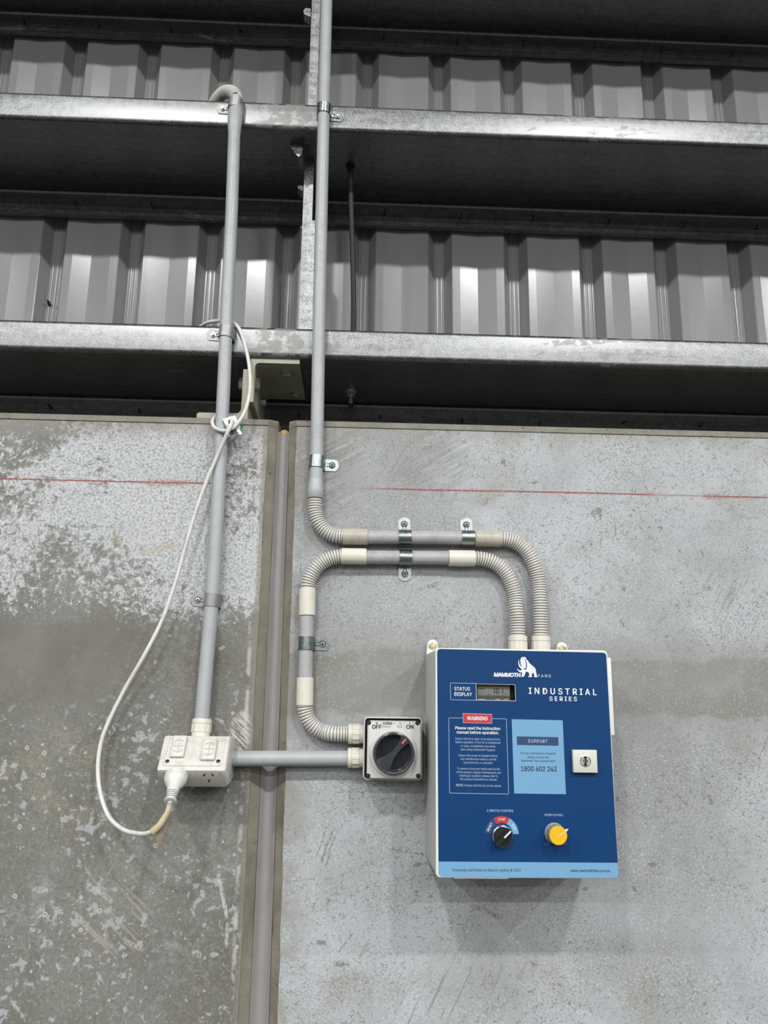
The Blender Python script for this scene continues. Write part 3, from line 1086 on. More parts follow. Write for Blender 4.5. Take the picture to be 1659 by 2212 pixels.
# right run: from the roof down to the controller
rr_ = thing('conduit_run', 'tall grey conduit from the roof bending round above to the controller top', 'conduit', tuple(P(1169, 1398, -0.03)))
pipe(rr_, PY([(709.5, -160), (705.5, 0), (699.5, 235), (694, 480), (690, 650), (684.6, 960), (682.3, 1040)], YP))
bell(rr_, P(682.4, 1036, YP), P(680.8, 1077, YP))
h0 = P(740, 1158.5, YP)
flex(rr_, [P(681, 1073, YP), P(680.8, 1090, YP), P(681.5, 1106, YP), P(688, 1128, YP), P(702, 1146, YP), P(721, 1156, YP), h0])
coupling(rr_, P(740, 1158.8, YP), P(794.5, 1159.6, YP), 'cream_dirty')
pipe(rr_, PY([(793, 1160.2), (1028, 1162)], YP), 'pvc_dirty')
coupling(rr_, P(1026, 1163, YP), P(1081, 1164.2, YP), 'cream_dirty')
ZBOX = Z0 + 0.0778
YA = -0.021
flex(rr_, [P(1079, 1164.2, YP), P(1096, 1166, YP), P(1118, 1174, YP), P(1138, 1192, YP), P(1154, 1222, YP), P(1163, 1258, YP), P(1166.5, 1300, YA), P(1167.5, 1340, YA), P(1167.8, 1378, YA)])
adaptor(rr_, P(1168, 1374, YA), Vector((P(1168.3, 1400, YA).x, YA, ZBOX - 0.001)))

# loop run: isolator up and over to the controller
lp = thing('conduit_run', 'looping conduit with cream couplings between the rotary isolator and the controller', 'conduit', tuple(P(752, 1584, -0.03)))
flex(lp, [P(1023, 1206, YP), P(1040, 1207, YP), P(1062, 1213, YP), P(1082, 1226, YP), P(1100, 1250, YP), P(1111.5, 1284, YP), P(1116, 1320, YA), P(1118, 1350, YA), P(1118.6, 1378, YA)])
adaptor(lp, P(1118.6, 1374, YA), Vector((P(1119, 1400, YA).x, YA, ZBOX - 0.001)))
coupling(lp, P(1025.5, 1206.2, YP), P(969, 1205.5, YP))
pipe(lp, PY([(971, 1205), (790, 1203.5)], YP), 'pvc_dirty')
coupling(lp, P(791.5, 1202, YP), P(737, 1201.2, YP))
flex(lp, [P(739, 1201.4, YP), P(722, 1204, YP), P(702, 1211.5, YP), P(685, 1225, YP), P(672.5, 1243, YP), P(666, 1260, YP), P(664.3, 1275, YP)])
coupling(lp, P(664.2, 1272, YP), P(663.2, 1330, YP))
pipe(lp, PY([(662.6, 1328), (659.6, 1466)], YP), 'pvc_dirty')
coupling(lp, P(659.3, 1464, YP), P(658, 1524, YP))
YI = -0.024
flex(lp, [P(658, 1521, YP), P(659.5, 1535, YP), P(666, 1554, YP), P(679, 1570, YP), P(697, 1580, YP), P(720, 1584.5, YI), P(754, 1585, YI)])
XI0 = P(785, 1617, -0.06).x
adaptor(lp, P(752, 1585, YI), Vector((XI0 + 0.001, YI, P(785, 1585.5, YI).z)))

# link run between outlet and isolator
lk = thing('conduit_run', 'short level grey conduit bridging the joint from double outlet to isolator', 'conduit', tuple(P(502, 1638, -0.03)))
XO1 = -0.2026
pe = P(752, 1637.5, YI)
ps = Vector((XO1 - 0.004, YI, P(500, 1638.5, YI).z))
pipe(lk, [ps, pe], 'pvc', 0.0132)
adaptor(lk, P(751, 1637, YI), Vector((XI0 + 0.001, YI, P(785, 1637, YI).z)))


# ------------------------------------------------------------------ half saddles
def saddle_meshes(kind):
    plate, screw, ridge = ('zinc', 'dark_steel', 'zinc') if kind == 'bright' else ('dull_zinc', 'screw', 'dull_zinc')
    W = 0.0118
    rb = RP + 0.0011
    yc = YP
    th = 0.0016
    line = []
    line.append((rb + 0.0012, -th))
    line.append((rb + 0.0003, -th - 0.002))
    line.append((rb, yc * 0.75))
    for k in range(17):
        a_ = math.radians(-180 * k / 16)
        line.append((rb * math.cos(a_), yc + rb * math.sin(a_)))
    line.append((-rb, yc * 0.7))
    line.append((-rb - 0.001, -0.001))
    mb = MB()
    out = offset_line(line, -th / 2)
    inn = offset_line(line, th / 2)
    sec = [Vector((x, y, 0)) for x, y in out] + [Vector((x, y, 0)) for x, y in reversed(inn)]
    mb.rings([[p + VZ * z for p in sec] for z in (-W, W)])
    band = mb.mesh('band', plate, 40)
    mb = MB()
    x0, x1 = rb + 0.0006, rb + 0.0285
    o = [Vector((x0, 0, -W)), Vector((x1 - 0.006, 0, -W))]
    for k in range(1, 8):
        a_ = -1.0 + 2.0 * k / 8
        o.append(Vector((x1 - 0.006 * a_ * a_, 0, W * a_)))
    o += [Vector((x1 - 0.006, 0, W)), Vector((x0, 0, W))]
    mb.prism([p + VY * -0.0002 for p in o], VY * -th)
    tab = mb.mesh('tab', plate, 40)
    xs = rb + 0.0150
    mb = MB()                                            # pressed keyhole rib
    n = 14
    loop_o, loop_i = [], []
    rr0 = 0.0068
    for k in range(n + 1):
        a_ = math.radians(-150 + 300 * k / n)
        loop_o.append(Vector((xs + rr0 * math.cos(a_), 0, rr0 * math.sin(a_))))
    loop_o.append(Vector((x0, 0, rr0 * 0.5)))
    loop_o.append(Vector((x0, 0, -rr0 * 0.5)))
    lift = VY * -(th + 0.0002)
    mid = [Vector((xs + (p.x - xs) * 0.86, 0, p.z * 0.86)) + VY * -0.0016 for p in loop_o]
    inn_ = [Vector((xs + (p.x - xs) * 0.62, 0, p.z * 0.62)) for p in loop_o]
    mb.rings([[p + lift for p in loop_o], [p + lift for p in mid], [p + lift + VY * -0.0008 for p in inn_]], True, False)
    rib = mb.mesh('pressed_rib', ridge, 25)
    mb = MB()
    b0 = Vector((xs, -th - 0.0002, 0))
    if kind == 'hex':
        mb.lathe(b0, -VY, [(0.0062, 0), (0.0062, 0.0012)], 20)
        mb.lathe(b0, -VY, [(0.0040, 0.0012), (0.0040, 0.0048), (0.0032, 0.0055)], 6)
    else:
        mb.lathe(b0, -VY, [(0.0050, 0), (0.0049, 0.0016), (0.0036, 0.0030), (0.0, 0.0034)], 18)
    scr = mb.mesh('screw', 'screw' if kind != 'bright' else 'dull_zinc')
    parts = [('band', band), ('tab', tab), ('pressed_rib', rib), ('screw', scr)]
    if kind != 'hex':
        mb = MB()
        for an in (20, 110):
            u = Vector((math.cos(math.radians(an)), 0, math.sin(math.radians(an))))
            mb.frame_box(b0 + VY * -0.0033, u, VY, u.cross(VY), 0.0028, 0.0003, 0.0006)
        parts.append(('cross_slot', mb.mesh('cross_slot', 'hole')))
    return parts


KINDS = {'bright': saddle_meshes('bright'), 'dull': saddle_meshes('dull'), 'hex': saddle_meshes('hex')}
# bright saddle with hex screw shares the plate of the bright one
KINDS['bright_hex'] = KINDS['bright'][:3] + KINDS['hex'][3:]


def saddle(kind, centre, tab_deg, label):
    """centre on the wall face under the pipe axis; tab_deg: direction of the tab in the wall plane"""
    a_ = math.radians(tab_deg)
    mw = Matrix.Translation(centre) @ Matrix.Rotation(-a_, 4, 'Y')
    t = thing('conduit_saddle', label, 'saddle', group='half saddles holding the conduits', mat=mw)
    for nm, me in KINDS[kind]:
        par = t
        if nm == 'cross_slot':
            par = last
        o = link(nm, me, par, True)
        if nm == 'screw':
            last = o
    return t


def foot(px_pipe, py_wall):
    c_ = P(px_pipe, py_wall, YP)
    w_ = P(px_pipe, py_wall, 0)
    return Vector((c_.x, 0.0, w_.z))


saddle('hex', foot(507.5, 239), 176, 'dull saddle with hex screw clipping the left conduit to the middle girt')
saddle('hex', foot(488.3, 727), 176, 'dull saddle with hex screw clipping the left conduit to the lowest girt')
saddle('dull', foot(458.0, 1299), 176, 'dull grey saddle holding the left conduit on the olive concrete')
saddle('bright_hex', foot(699.5, 251), -2, 'shiny saddle with hex screw clipping the tall conduit to the middle girt')
saddle('bright', foot(684.0, 1004), -2, 'shiny saddle holding the tall conduit just below the panel top')
saddle('bright', Vector((P(874.5, 1160, YP).x, 0, P(875, 1160.8, YP).z)), 90, 'shiny saddle with upward tab nearer the joint on the upper level conduit')
saddle('bright', Vector((P(1010.5, 1160, YP).x, 0, P(1010, 1162, YP).z)), 90, 'shiny saddle with upward tab against the stained coupling')
saddle('bright', Vector((P(876, 1204, YP).x, 0, P(876, 1204.5, YP).z)), -90, 'shiny saddle with downward tab on the lower level conduit')
saddle('bright', foot(661.8, 1391), 0, 'shiny saddle on the short upright conduit above the isolator')

# ------------------------------------------------------------------ rotary isolator
YR, YL = -0.060, -0.074
ax0, ax1 = XI0, P(912, 1617, YR).x
az0, az1 = P(850, 1685.5, YR).z, P(850, 1549, YR).z
iso = thing('isolator_switch', 'off-white rotary isolator switch with round charcoal handle turned to on', 'switch', ((ax0 + ax1) / 2, 0, az0))
mb = MB()
R0 = 0.0075
ins = lambda d: (ax0 + d, ax1 - d, az0 + d, az1 - d)
inl = lambda d: (ax0 + d + 0.0014, ax1 - d + 0.0014, az0 + d - 0.0012, az1 - d - 0.0012)
rg = []
for d, y in ((0.0010, -0.0005), (0.0, -0.004), (0.0, YR + 0.001), (0.0006, YR), (0.0022, YR), (0.0024, YR + 0.008), (0.0050, YR + 0.008)):
    q4 = ins(d)
    rg.append(rrect(*q4, max(R0 - d, 0.003), y))
mb.rings(rg)
mb.build('base', 'isol', iso, 40)
mb = MB()
q4 = ins(0.0026)
mb.rings([rrect(*q4, 0.005, YR + 0.0079), rrect(*q4, 0.005, YR + 0.0030)])
mb.build('gasket', 'hole', iso, 40)
mb = MB()
q4 = inl(0.0048)
rg = [rrect(*q4, 0.0065, YR - 0.0005)]
for d, y in ((0.0048, YL + 0.0016), (0.0056, YL + 0.0004), (0.0066, YL)):
    q4 = inl(d)
    rg.append(rrect(*q4, 0.0065 - (d - 0.0048), y))
mb.rings(rg)
lidi = mb.build('cover', 'isol', iso, 40)
for px, py in ((796.5, 1561), (902, 1561.5), (795, 1676), (903.5, 1676)):
    c_ = P(px, py, YL)
    mb = MB()
    mb.lathe(c_ + VY * 0.0005, -VY, [(0.0040, 0), (0.0040, 0.0009), (0.0028, 0.0009), (0.0026, 0.0006)], 16)
    s_ = mb.build('screw', 'black', iso)
    mb = MB()
    mb.lathe(c_ + VY * 0.0002, -VY, [(0.0022, 0), (0.0018, 0.0016)], 6)
    mb.build('screw_head', 'charcoal', s_)
kc = P(850.5, 1627.5, YL - 0.012)
KR = 0.0350
mb = MB()
mb.lathe(Vector((kc.x, YL + 0.0004, kc.z)), -VY, [(0.0415, 0), (0.0405, 0.003), (0.0375, 0.0042), (0.0360, 0.0042)], 56)
mb.build('bezel_ring', 'isol', iso, 30)
k0 = Vector((kc.x, YL - 0.0040, kc.z))
mb = MB()
mb.lathe(k0, -VY, [(KR, 0), (KR, 0.010), (KR - 0.0008, 0.0118), (KR - 0.0022, 0.0124), (KR - 0.0044, 0.0120), (KR - 0.0056, 0.0100), (KR - 0.0075, 0.0030), (KR - 0.0100, 0.0022)], 64)
hd = mb.build('handle', 'charcoal', iso, 30)
mb = MB()
mb.lathe(k0 + VY * -0.0024, -VY, [(KR - 0.0075, 0), (KR - 0.0078, 0.0005)], 48)
mb.build('dish', 'charcoal_in', hd)
U = Vector((math.cos(math.radians(50)), 0, math.sin(math.radians(50))))
V = Vector((-U.z, 0, U.x))
outl = [(-0.0300, -0.0120), (-0.0235, -0.0118), (-0.0100, -0.0066), (0.004, -0.0048), (0.018, -0.0052), (0.0268, -0.0078), (0.0300, -0.0105),
        (0.0315, -0.004), (0.0318, 0.004), (0.0300, 0.0100), (0.0262, 0.0072), (0.018, 0.0050), (0.002, 0.0052), (-0.0130, 0.0082), (-0.0245, 0.0140), (-0.0290, 0.0130), (-0.0315, 0.0)]


def grip_ring(s, h):
    return [k0 + U * (a_ * (1 if abs(a_) > 0.026 else s)) + V * (b_ * s) + VY * -h for a_, b_ in outl]


mb = MB()
mb.rings([grip_ring(1.0, 0.0026), grip_ring(0.98, 0.0118), grip_ring(0.86, 0.0126)])
mb.build('grip_bar', 'charcoal', hd, 30)
mb = MB()
mb.frame_box(k0 + U * 0.0262 + VY * -0.01285, U, VY, V, 0.0052, 0.0003, 0.0011)
mb.build('position_mark', 'coral', hd)
mb = MB()
YT = YL - 0.0003
NF = Vector((0, -1, 0))
mpp = (P(900, 1617, YT) - P(800, 1617, YT)).length / 100


def wr(mb, s, xa, xb, yb, cap, Y, bold=0.0, spacing=1.0, slope=0.0, slant=0.0):
    L_, R_ = P(xa, yb, Y), P(xb, yb + slope * (xb - xa), Y)
    write3(mb, s, L_, R_, NF, cap * (P(900, yb, Y) - P(800, yb, Y)).length / 100, bold, spacing, slant)


wr(mb, 'OFF', 804, 824, 1574, 8, YT, 0.025)
mb.build('off_lettering', 'black_ink', lidi)
mb = MB()
wr(mb, 'ON', 878, 893, 1574, 8, YT, 0.025)
mb.build('on_lettering', 'black_ink', lidi)
mb = MB()
c_ = P(814, 1562, YT)
lo_, li_ = [], []
for k in range(16):
    a_ = 2 * math.pi * k / 16
    lo_.append(c_ + Vector((math.cos(a_), 0, math.sin(a_))) * 0.0017)
    li_.append(c_ + Vector((math.cos(a_), 0, math.sin(a_))) * 0.0009)
mb.rings([lo_, li_], True, False)
mb.build('off_symbol', 'black_ink', lidi)
mb = MB()
c_ = P(885.2, 1562, YT)
mb.frame_box(c_, VX, VY, VZ, 0.0005, 0.0001, 0.0018)
mb.build('on_symbol', 'black_ink', lidi)
mb = MB()
wr(mb, 'CLIPSAL', 827, 847, 1565, 5, YT, 0.025, 0.95, 0, 0.2)
mb.build('maker_lettering', 'black_ink', lidi)
mb = MB()
wr(mb, '56SW420', 827, 844.5, 1571, 3.2, YT)
wr(mb, '20A', 848, 853, 1564, 2.6, YT)
wr(mb, '500V', 862, 868, 1562.5, 2.2, YT)
wr(mb, '50Hz', 863, 868, 1566, 2.2, YT)
wr(mb, 'M180 20A', 856.5, 869, 1569, 2.2, YT)
wr(mb, 'IP66 NB', 858.5, 869, 1572, 2.2, YT)
mb.build('rating_lettering', 'grey_ink', lidi)
mb = MB()                                                # thin frames round the legends
for xa, xb, ya, yb in ((803.5, 825, 1558.5, 1574.5), (826, 873, 1558.5, 1573), (874.5, 895, 1558.5, 1574.5)):
    for (p_, q_) in (((xa, ya), (xb, ya)), ((xb, ya), (xb, yb)), ((xa, yb), (xa, ya))):
        A, B = P(*p_, YT), P(*q_, YT)
        d_ = (B - A).normalized()
        mb.frame_box((A + B) / 2, d_, VY, d_.cross(VY), (B - A).length / 2, 0.0001, 0.00022)
mb.build('legend_frame', 'shell', lidi)

# ------------------------------------------------------------------ double outlet with sloping switch face
ox0, ox1 = -0.3150, XO1
prof_o = [(-0.0005, -0.0710), (-0.050, -0.0690), (-0.0655, -0.0680), (-0.0675, -0.0690), (-0.1040, -0.1178), (-0.1055, -0.1205), (-0.1045, -0.1222),
          (-0.0770, -0.1486), (-0.0750, -0.1492), (-0.030, -0.1470), (-0.0005, -0.1400)]
out = thing('power_outlet', 'off-white double power outlet with sloping switch face under the left conduit', 'outlet', ((ox0 + ox1) / 2, 0, Z0 - 0.149))


def outlet_ring(x, s):
    cy, cz = -0.055, -0.108
    return [Vector((x, min(cy + (y - cy) * s, -0.0005), Z0 + cz + (z - cz) * s)) for y, z in prof_o]


mb = MB()
xm = lambda s, x: x
rg = [outlet_ring(ox0, 0.93), outlet_ring(ox0 + 0.0012, 0.975), outlet_ring(ox0 + 0.0035, 1.0),
      outlet_ring(ox1 - 0.0035, 1.0), outlet_ring(ox1 - 0.0012, 0.975), outlet_ring(ox1, 0.93)]
mb.rings(rg)
mb.build('housing', 'outlet', out, 40)
# sloping face frame
fA = Vector((0, -0.0675, Z0 - 0.0690))
fd = Vector((0, -0.0365, -0.0488)).normalized()
NS = Vector((0, fd.z, -fd.y)).normalized()
if NS.y > 0:
    NS = -NS


def S(px, py, lift=0.0):
    return on_plane(px, py, fA + NS * lift, NS)


mb = MB()
for (p_, q_, w_) in (((365, 1593), (352, 1648), 0.0012), ((352, 1648), (354, 1653), 0.0012), ((354, 1653.5), (474, 1654.5), 0.0010),
                     ((474, 1654), (477, 1650), 0.0012), ((477, 1650), (485, 1593), 0.0012)):
    A, B = S(*p_), S(*q_)
    d_ = (B - A).normalized()
    mb.frame_box((A + B) / 2, d_, NS, d_.cross(NS), (B - A).length / 2 + 0.0006, 0.0012, w_)
mb.build('raised_border', 'outlet', out, 40)


def rocker(cx, cy, wpx, hpx, lean):
    C = S(cx, cy)
    u = VX
    v = -fd
    hw = (S(cx + wpx / 2, cy) - S(cx - wpx / 2, cy)).length / 2
    hh = (S(cx + lean / 2, cy - hpx / 2) - S(cx - lean / 2, cy + hpx / 2)).dot(v) / 2
    mb = MB()
    vs_, fs_ = bevel_box(C + NS * 0.0015, u, v, NS, hw, hh, 0.0042, 0.0022, 3)
    mb.put(vs_, fs_)
    r_ = mb.build('rocker', 'outlet', out, 40)
    mb = MB()
    top = C + NS * 0.0060
    for (a_, b_, w_) in (((-0.62, 0.40), (0.0, 0.62), 0.0009), ((0.0, 0.62), (0.62, 0.40), 0.0009), ((-0.62, -0.40), (0.0, -0.62), 0.0009),
                         ((0.0, -0.62), (0.62, -0.40), 0.0009), ((-0.66, 0.0), (0.66, 0.0), 0.0012), ((0, -0.55), (0, 0.55), 0.0007)):
        A = top + u * (a_[0] * hw) + v * (a_[1] * hh)
        B = top + u * (b_[0] * hw) + v * (b_[1] * hh)
        d_ = (B - A).normalized()
        mb.frame_box((A + B) / 2, d_, NS, d_.cross(NS), (B - A).length / 2, 0.0010, w_)
    mb.build('arrow_emboss', 'outlet', r_, 20)


rocker(386.5, 1614.5, 30, 46, 6)
rocker(452, 1621, 31, 46, 5)
for px, py in ((361.5, 1645), (471.5, 1645)):
    mb = MB()
    mb.lathe(S(px, py) - NS * 0.0002, NS, [(0.0046, 0), (0.0046, 0.0008), (0.0036, 0.0010)], 18)
    h_ = mb.build('screw', 'outlet', out)
    mb = MB()
    mb.lathe(S(px, py) + NS * 0.0008, NS, [(0.0035, 0), (0.0033, 0.0004), (0.001, 0.0012)], 14)
    mb.build('screw_head', 'black', h_)
# lower face
gA = Vector((0, -0.1045, Z0 - 0.1222))
gd = Vector((0, 0.0275, -0.0264)).normalized()
NL = Vector((0, gd.z, -gd.y)).normalized()
if NL.y > 0:
    NL = -NL


def G(px, py, lift=0.0):
    return on_plane(px, py, gA + NL * lift, NL)


mb = MB()
for (xa, ya, xb, yb) in ((439, 1677, 443.5, 1671.5), (457, 1671.5, 461.5, 1676.5), (451.2, 1684, 451.8, 1689.5)):
    A, B = G(xa, ya, 0.0002), G(xb, yb, 0.0002)
    d_ = (B - A).normalized()
    mb.frame_box((A + B) / 2, d_, NL, d_.cross(NL), (B - A).length / 2, 0.0002, 0.0010)
mb.build('socket_slots', 'hole', out)
for (p_, q_) in (((476, 1666), (480, 1698)), ((353, 1666), (357, 1698))):
    mb = MB()
    A, B = G(*p_), G(*q_)
    d_ = (B - A).normalized()
    mb.frame_box((A + B) / 2, d_, NL, d_.cross(NL), (B - A).length / 2, 0.0008, 0.0008)
    mb.build('side_ridge', 'outlet', out)

# ------------------------------------------------------------------ plug, cable and its tags
cab = thing('power_cable', 'white power cable with plug, hanging in a loop from the double outlet', 'cable', tuple(G(381, 1672)))
pb0 = G(381.5, 1674)
mb = MB()
mb.lathe(pb0, NL, [(0.0182, -0.0005), (0.0190, 0.0005), (0.0190, 0.0055), (0.0180, 0.0066), (0.0187, 0.0076), (0.0187, 0.0098), (0.0174, 0.0138),
                   (0.0140, 0.0198), (0.0112, 0.0240), (0.0098, 0.0270)], 32)
plug = mb.build('plug', 'plug', cab, 40)
mb = MB()
pr = [(0.0098, 0.0270), (0.0100, 0.0284), (0.0094, 0.0345)]
h_ = 0.0348
for k in range(4):
    r_ = 0.0091 - k * 0.0005
    pr += [(r_ - 0.0022, h_), (r_ - 0.0022, h_ + 0.0013), (r_, h_ + 0.0014), (r_, h_ + 0.0033)]
    h_ += 0.0034
pr += [(0.0064, h_), (0.0064, h_ + 0.0006), (0.0100, h_ + 0.0009), (0.0102, h_ + 0.0026), (0.0090, h_ + 0.0034), (0.005, h_ + 0.0034)]
mb.lathe(pb0, NL, pr, 28)
mb.build('strain_relief', 'plug', plug, 40)
tail = pb0 + NL * (h_ + 0.002)
RC = 0.0037
raw = [(365, 1744, -0.128), (358.5, 1762, -0.128), (340, 1789, -0.124), (322, 1798.5, -0.117), (303, 1801, -0.107), (268, 1793, -0.083), (236, 1765, -0.058), (217, 1714, -0.042), (211.5, 1660, -0.032),
       (218, 1605, -0.027), (236, 1556, -0.024), (270, 1488, -0.024), (312, 1415, -0.034), (350, 1340, -0.030), (379, 1258, -0.028),
       (401, 1180, -0.027), (421, 1112, -0.027), (446, 1040, -0.029), (469, 986, -0.034), (484, 951, -0.042), (495, 927, -0.047), (500, 914, -0.043),
       (501, 907, -0.030), (496, 902, -0.014), (485, 898, -0.0025), (474, 897, -0.0025), (463.5, 902, -0.010), (458.5, 912, -0.022), (464, 924, -0.033), (482, 931, -0.037),
       (503, 925, -0.040), (520, 906, -0.040), (533, 878, -0.036), (540, 840, -0.032), (539, 795, -0.028), (530, 748, -0.024), (518, 713, -0.020), (505, 698, -0.006),
       (490, 692.5, 0.004), (470, 693, 0.014), (448, 697, 0.030), (430, 708, 0.050)]
cpath = [tail] + [P(x, y, Y) for x, y, Y in raw]
mb = MB()
mb.sweep(spline(cpath, 0.005), RC, 14)
mb.build('flex_cord', 'cable', cab, 60)
mb = MB()                                                # tape sleeve and hanging flag
mb.sweep(spline([P(367, 1738, -0.1285), P(361.5, 1755, -0.1285), P(357, 1764, -0.1280)], 0.004), 0.0044, 14)
slv = spline([P(359.5, 1759, -0.1285), P(346, 1781, -0.1260), P(331, 1796, -0.1210)], 0.004)
mb.sweep(slv, [0.0047 + 0.0016 * i / (len(slv) - 1) for i in range(len(slv))], 14)
tp = mb.build('tape_sleeve', 'tape', cab, 50)
mb = MB()
mb.prism([P(364, 1761, -0.1260), P(360, 1775, -0.1250), P(355, 1800, -0.1240), P(353, 1812, -0.1235), P(340, 1830, -0.1220), P(335.5, 1797, -0.1215), P(346, 1783, -0.1240)], Vector((0.0, 0.0007, 0.0)))
flag = mb.build('tape_flag', 'tape_old', cab, 30)
mb = MB()
wr(mb, 'U', 345.5, 350.5, 1797, 7, -0.1275)
mb.build('faded_lettering', 'grey_ink', flag)

ctag = thing('cable_tag', 'white card tag with a round hole and green backing tied in the cable loop', 'tag', tuple(P(500, 930, -0.035)))
YTG = -0.0345
hc = P(499.6, 911.5, YTG)
hol = [hc + Vector((math.cos(2 * math.pi * k / 20), 0, math.sin(2 * math.pi * k / 20))) * 0.0058 for k in range(20)]
mb = MB()
mb.prism([P(480.5, 904.8, YTG), P(507.8, 897.2, YTG), P(518.5, 917.5, YTG), P(519, 925, YTG), P(493, 931, YTG)], VY * 0.0007, [hol])
card = mb.build('card', 'card', ctag, 30)
mb = MB()
wr(mb, 'TEST', 487, 493, 919, 3.2, YTG - 0.0002, 0, 1, 0.9)
mb.build('card_lettering', 'grey_ink', card)
mb = MB()
bq = [P(494.5, 934, YTG - 0.001), P(515.5, 924, YTG - 0.001), P(523.5, 937.5, YTG - 0.007), P(494, 943.5, YTG - 0.007)]
mb.prism(bq, VY * 0.0008)
lab = mb.build('printed_label', 'card', ctag, 30)
mb = MB()
for k in range(11):
    f = 0.12 + 0.058 * k
    A = bq[0].lerp(bq[1], f) + VY * -0.0003
    B = bq[3].lerp(bq[2], f) + VY * -0.0003
    A, B = A.lerp(B, 0.10), A.lerp(B, 0.90)
    d_ = (B - A).normalized()
    mb.frame_box((A + B) / 2, d_, VY, d_.cross(VY).normalized(), (B - A).length / 2, 0.0001, 0.00035 if k % 3 else 0.0006)
for f in (0.10, 0.62, 0.93):
    A, B = bq[0].lerp(bq[3], f).lerp(bq[1].lerp(bq[2], f), 0.08), bq[0].lerp(bq[3], f).lerp(bq[1].lerp(bq[2], f), 0.82)
    d_ = (B - A).normalized()
    mb.frame_box((A + B) / 2 + VY * -0.0004, d_, VY, d_.cross(VY).normalized(), (B - A).length / 2, 0.0001, 0.0005)
mb.build('printed_bars', 'black_ink', lab)
mb = MB()
mb.prism([P(518, 917, YTG + 0.003), P(525, 915.5, YTG + 0.003), P(525.5, 937, YTG - 0.002), P(523, 938.5, YTG - 0.002)], VY * 0.0007)
mb.build('green_back', 'green', ctag, 30)

# ------------------------------------------------------------------ fan controller
YF = -0.1605                                             # lid front
bx0, bx1 = 0.1395, 0.4275
bz0, bz1 = Z0 - 0.2720, Z0 + 0.0815
ctl = thing('fan_controller', 'grey wall-mounted control box with blue printed front and yellow knob', 'controller', ((bx0 + bx1) / 2, 0, bz0))
mb = MB()
bi = lambda d: (bx0 + d, bx1 - d, bz0 + d, bz1 - d)
rg = []
for d, y, ol in ((0.0020, -0.003, 0.0030), (0.0010, -0.006, 0.0030), (0.0010, -0.128, 0.0008), (0.0004, -0.134, 0.0), (0.0004, -0.1415, 0.0), (0.0040, -0.1415, 0.0), (0.0040, -0.1455, 0.0)):
    q4 = bi(d)
    rg.append(rrect(q4[0] - ol, q4[1], q4[2], q4[3], 0.006, y))
mb.rings(rg)
mb.build('body', 'shell', ctl, 35)


def F(px, py, lift=0.0):
    return P(px, py, YF - lift)


win = [(1028.5, 1477.5), (1112, 1479.5), (1113.5, 1513.5), (1029.5, 1511.5)]
# lid with window opening
mb = MB()
rg = [rrect(*bi(0.0010), 0.007, -0.1440), rrect(*bi(0.0), 0.007, -0.1455), rrect(*bi(0.0), 0.007, YF + 0.0016), rrect(*bi(0.0004), 0.0068, YF + 0.0005), rrect(*bi(0.0014), 0.006, YF)]
mb.rings(rg, True, False)
front = rg[-1]
wh = [F(x, y) for x, y in win]
pts = front + wh
mb.put(pts, [tuple(t_) for t_ in tessellate_polygon([front, wh])])
door = mb.build('lid', 'lid_w', ctl, 35)
mb = MB()
mb.rings([[p + VY * 0.0004 for p in wh], [p + VY * 0.013 for p in wh]], True, False)
mb.build('window_surround', 'recess_grey', door)


def px_rrect(tl, tr, brr, bl, rpx, lift, n=5):
    """rounded quadrilateral from photo corners on the lid face"""
    c_ = [F(*p, lift) for p in (tl, tr, brr, bl)]
    r_ = rpx * 0.00077
    pts_ = []
    for i in range(4):
        p, a_, b_ = c_[i], c_[i - 1], c_[(i + 1) % 4]
        ua, ub = (a_ - p).normalized(), (b_ - p).normalized()
        for k in range(n + 1):
            f = k / n
            s_, e_ = p + ua * r_, p + ub * r_
            pts_.append((s_ * (1 - f) ** 2 + p * 2 * f * (1 - f) * 1.0 + e_ * f ** 2))
    return pts_


mb = MB()
st_o = px_rrect((944.3, 1401.6), (1309.3, 1410.0), (1336, 1896), (947.3, 1893.8), 8, 0.0004)
wh2 = [F(x, y, 0.0004) for x, y in ((1027.5, 1476.5), (1113, 1478.5), (1114.5, 1514.5), (1028.5, 1512.5))]
mb.put(st_o + wh2, [tuple(t_) for t_ in tessellate_polygon([st_o, wh2])])
stk = mb.build('blue_front_label', 'blue', ctl)
# print areas
L1, L2, L3 = 0.00050, 0.00058, 0.00066


def quad(mat, name, pts_, lift, rpx=0.0):
    mb = MB()
    mb.flat([F(x, y, lift) for x, y in pts_])
    return mb.build(name, mat, stk)


mb = MB()
bt = px_rrect((946.9, 1861.0), (1334.2, 1863.8), (1336, 1896), (947.3, 1893.8), 8, L1)
mb.flat([F(946.9, 1861.0, L1), F(1334.2, 1863.8, L1)] + bt[12:])
mb.build('light_blue_strip', 'sky', stk)
quad('sky', 'support_panel', [(1105.3, 1553.6), (1215.4, 1556), (1222.5, 1715.6), (1110.7, 1714)], L1)
quad('navy', 'support_banner', [(1116.2, 1590.6), (1206, 1592.5), (1206.6, 1611), (1117, 1609.2)], L2)
quad('pale_text', 'warning_edge', [(999.4, 1540.8), (1062.4, 1542.2), (1063.2, 1563), (1000.2, 1561.6)], L1)
quad('red', 'warning_banner', [(1000.3, 1541.8), (1061.6, 1543.1), (1062.3, 1562.1), (1001.0, 1560.8)], L2)


def lines(name, mat, segs, w, lift=L1):
    mb = MB()
    for (xa, ya, xb, yb) in segs:
        A, B = F(xa, ya, lift), F(xb, yb, lift)
        d_ = (B - A).normalized()
        n_ = d_.cross(VY).normalized()
        A, B = A - d_ * w, B + d_ * w
        mb.flat([A - n_ * w, B - n_ * w, B + n_ * w, A + n_ * w])
    return mb.build(name, mat, stk)


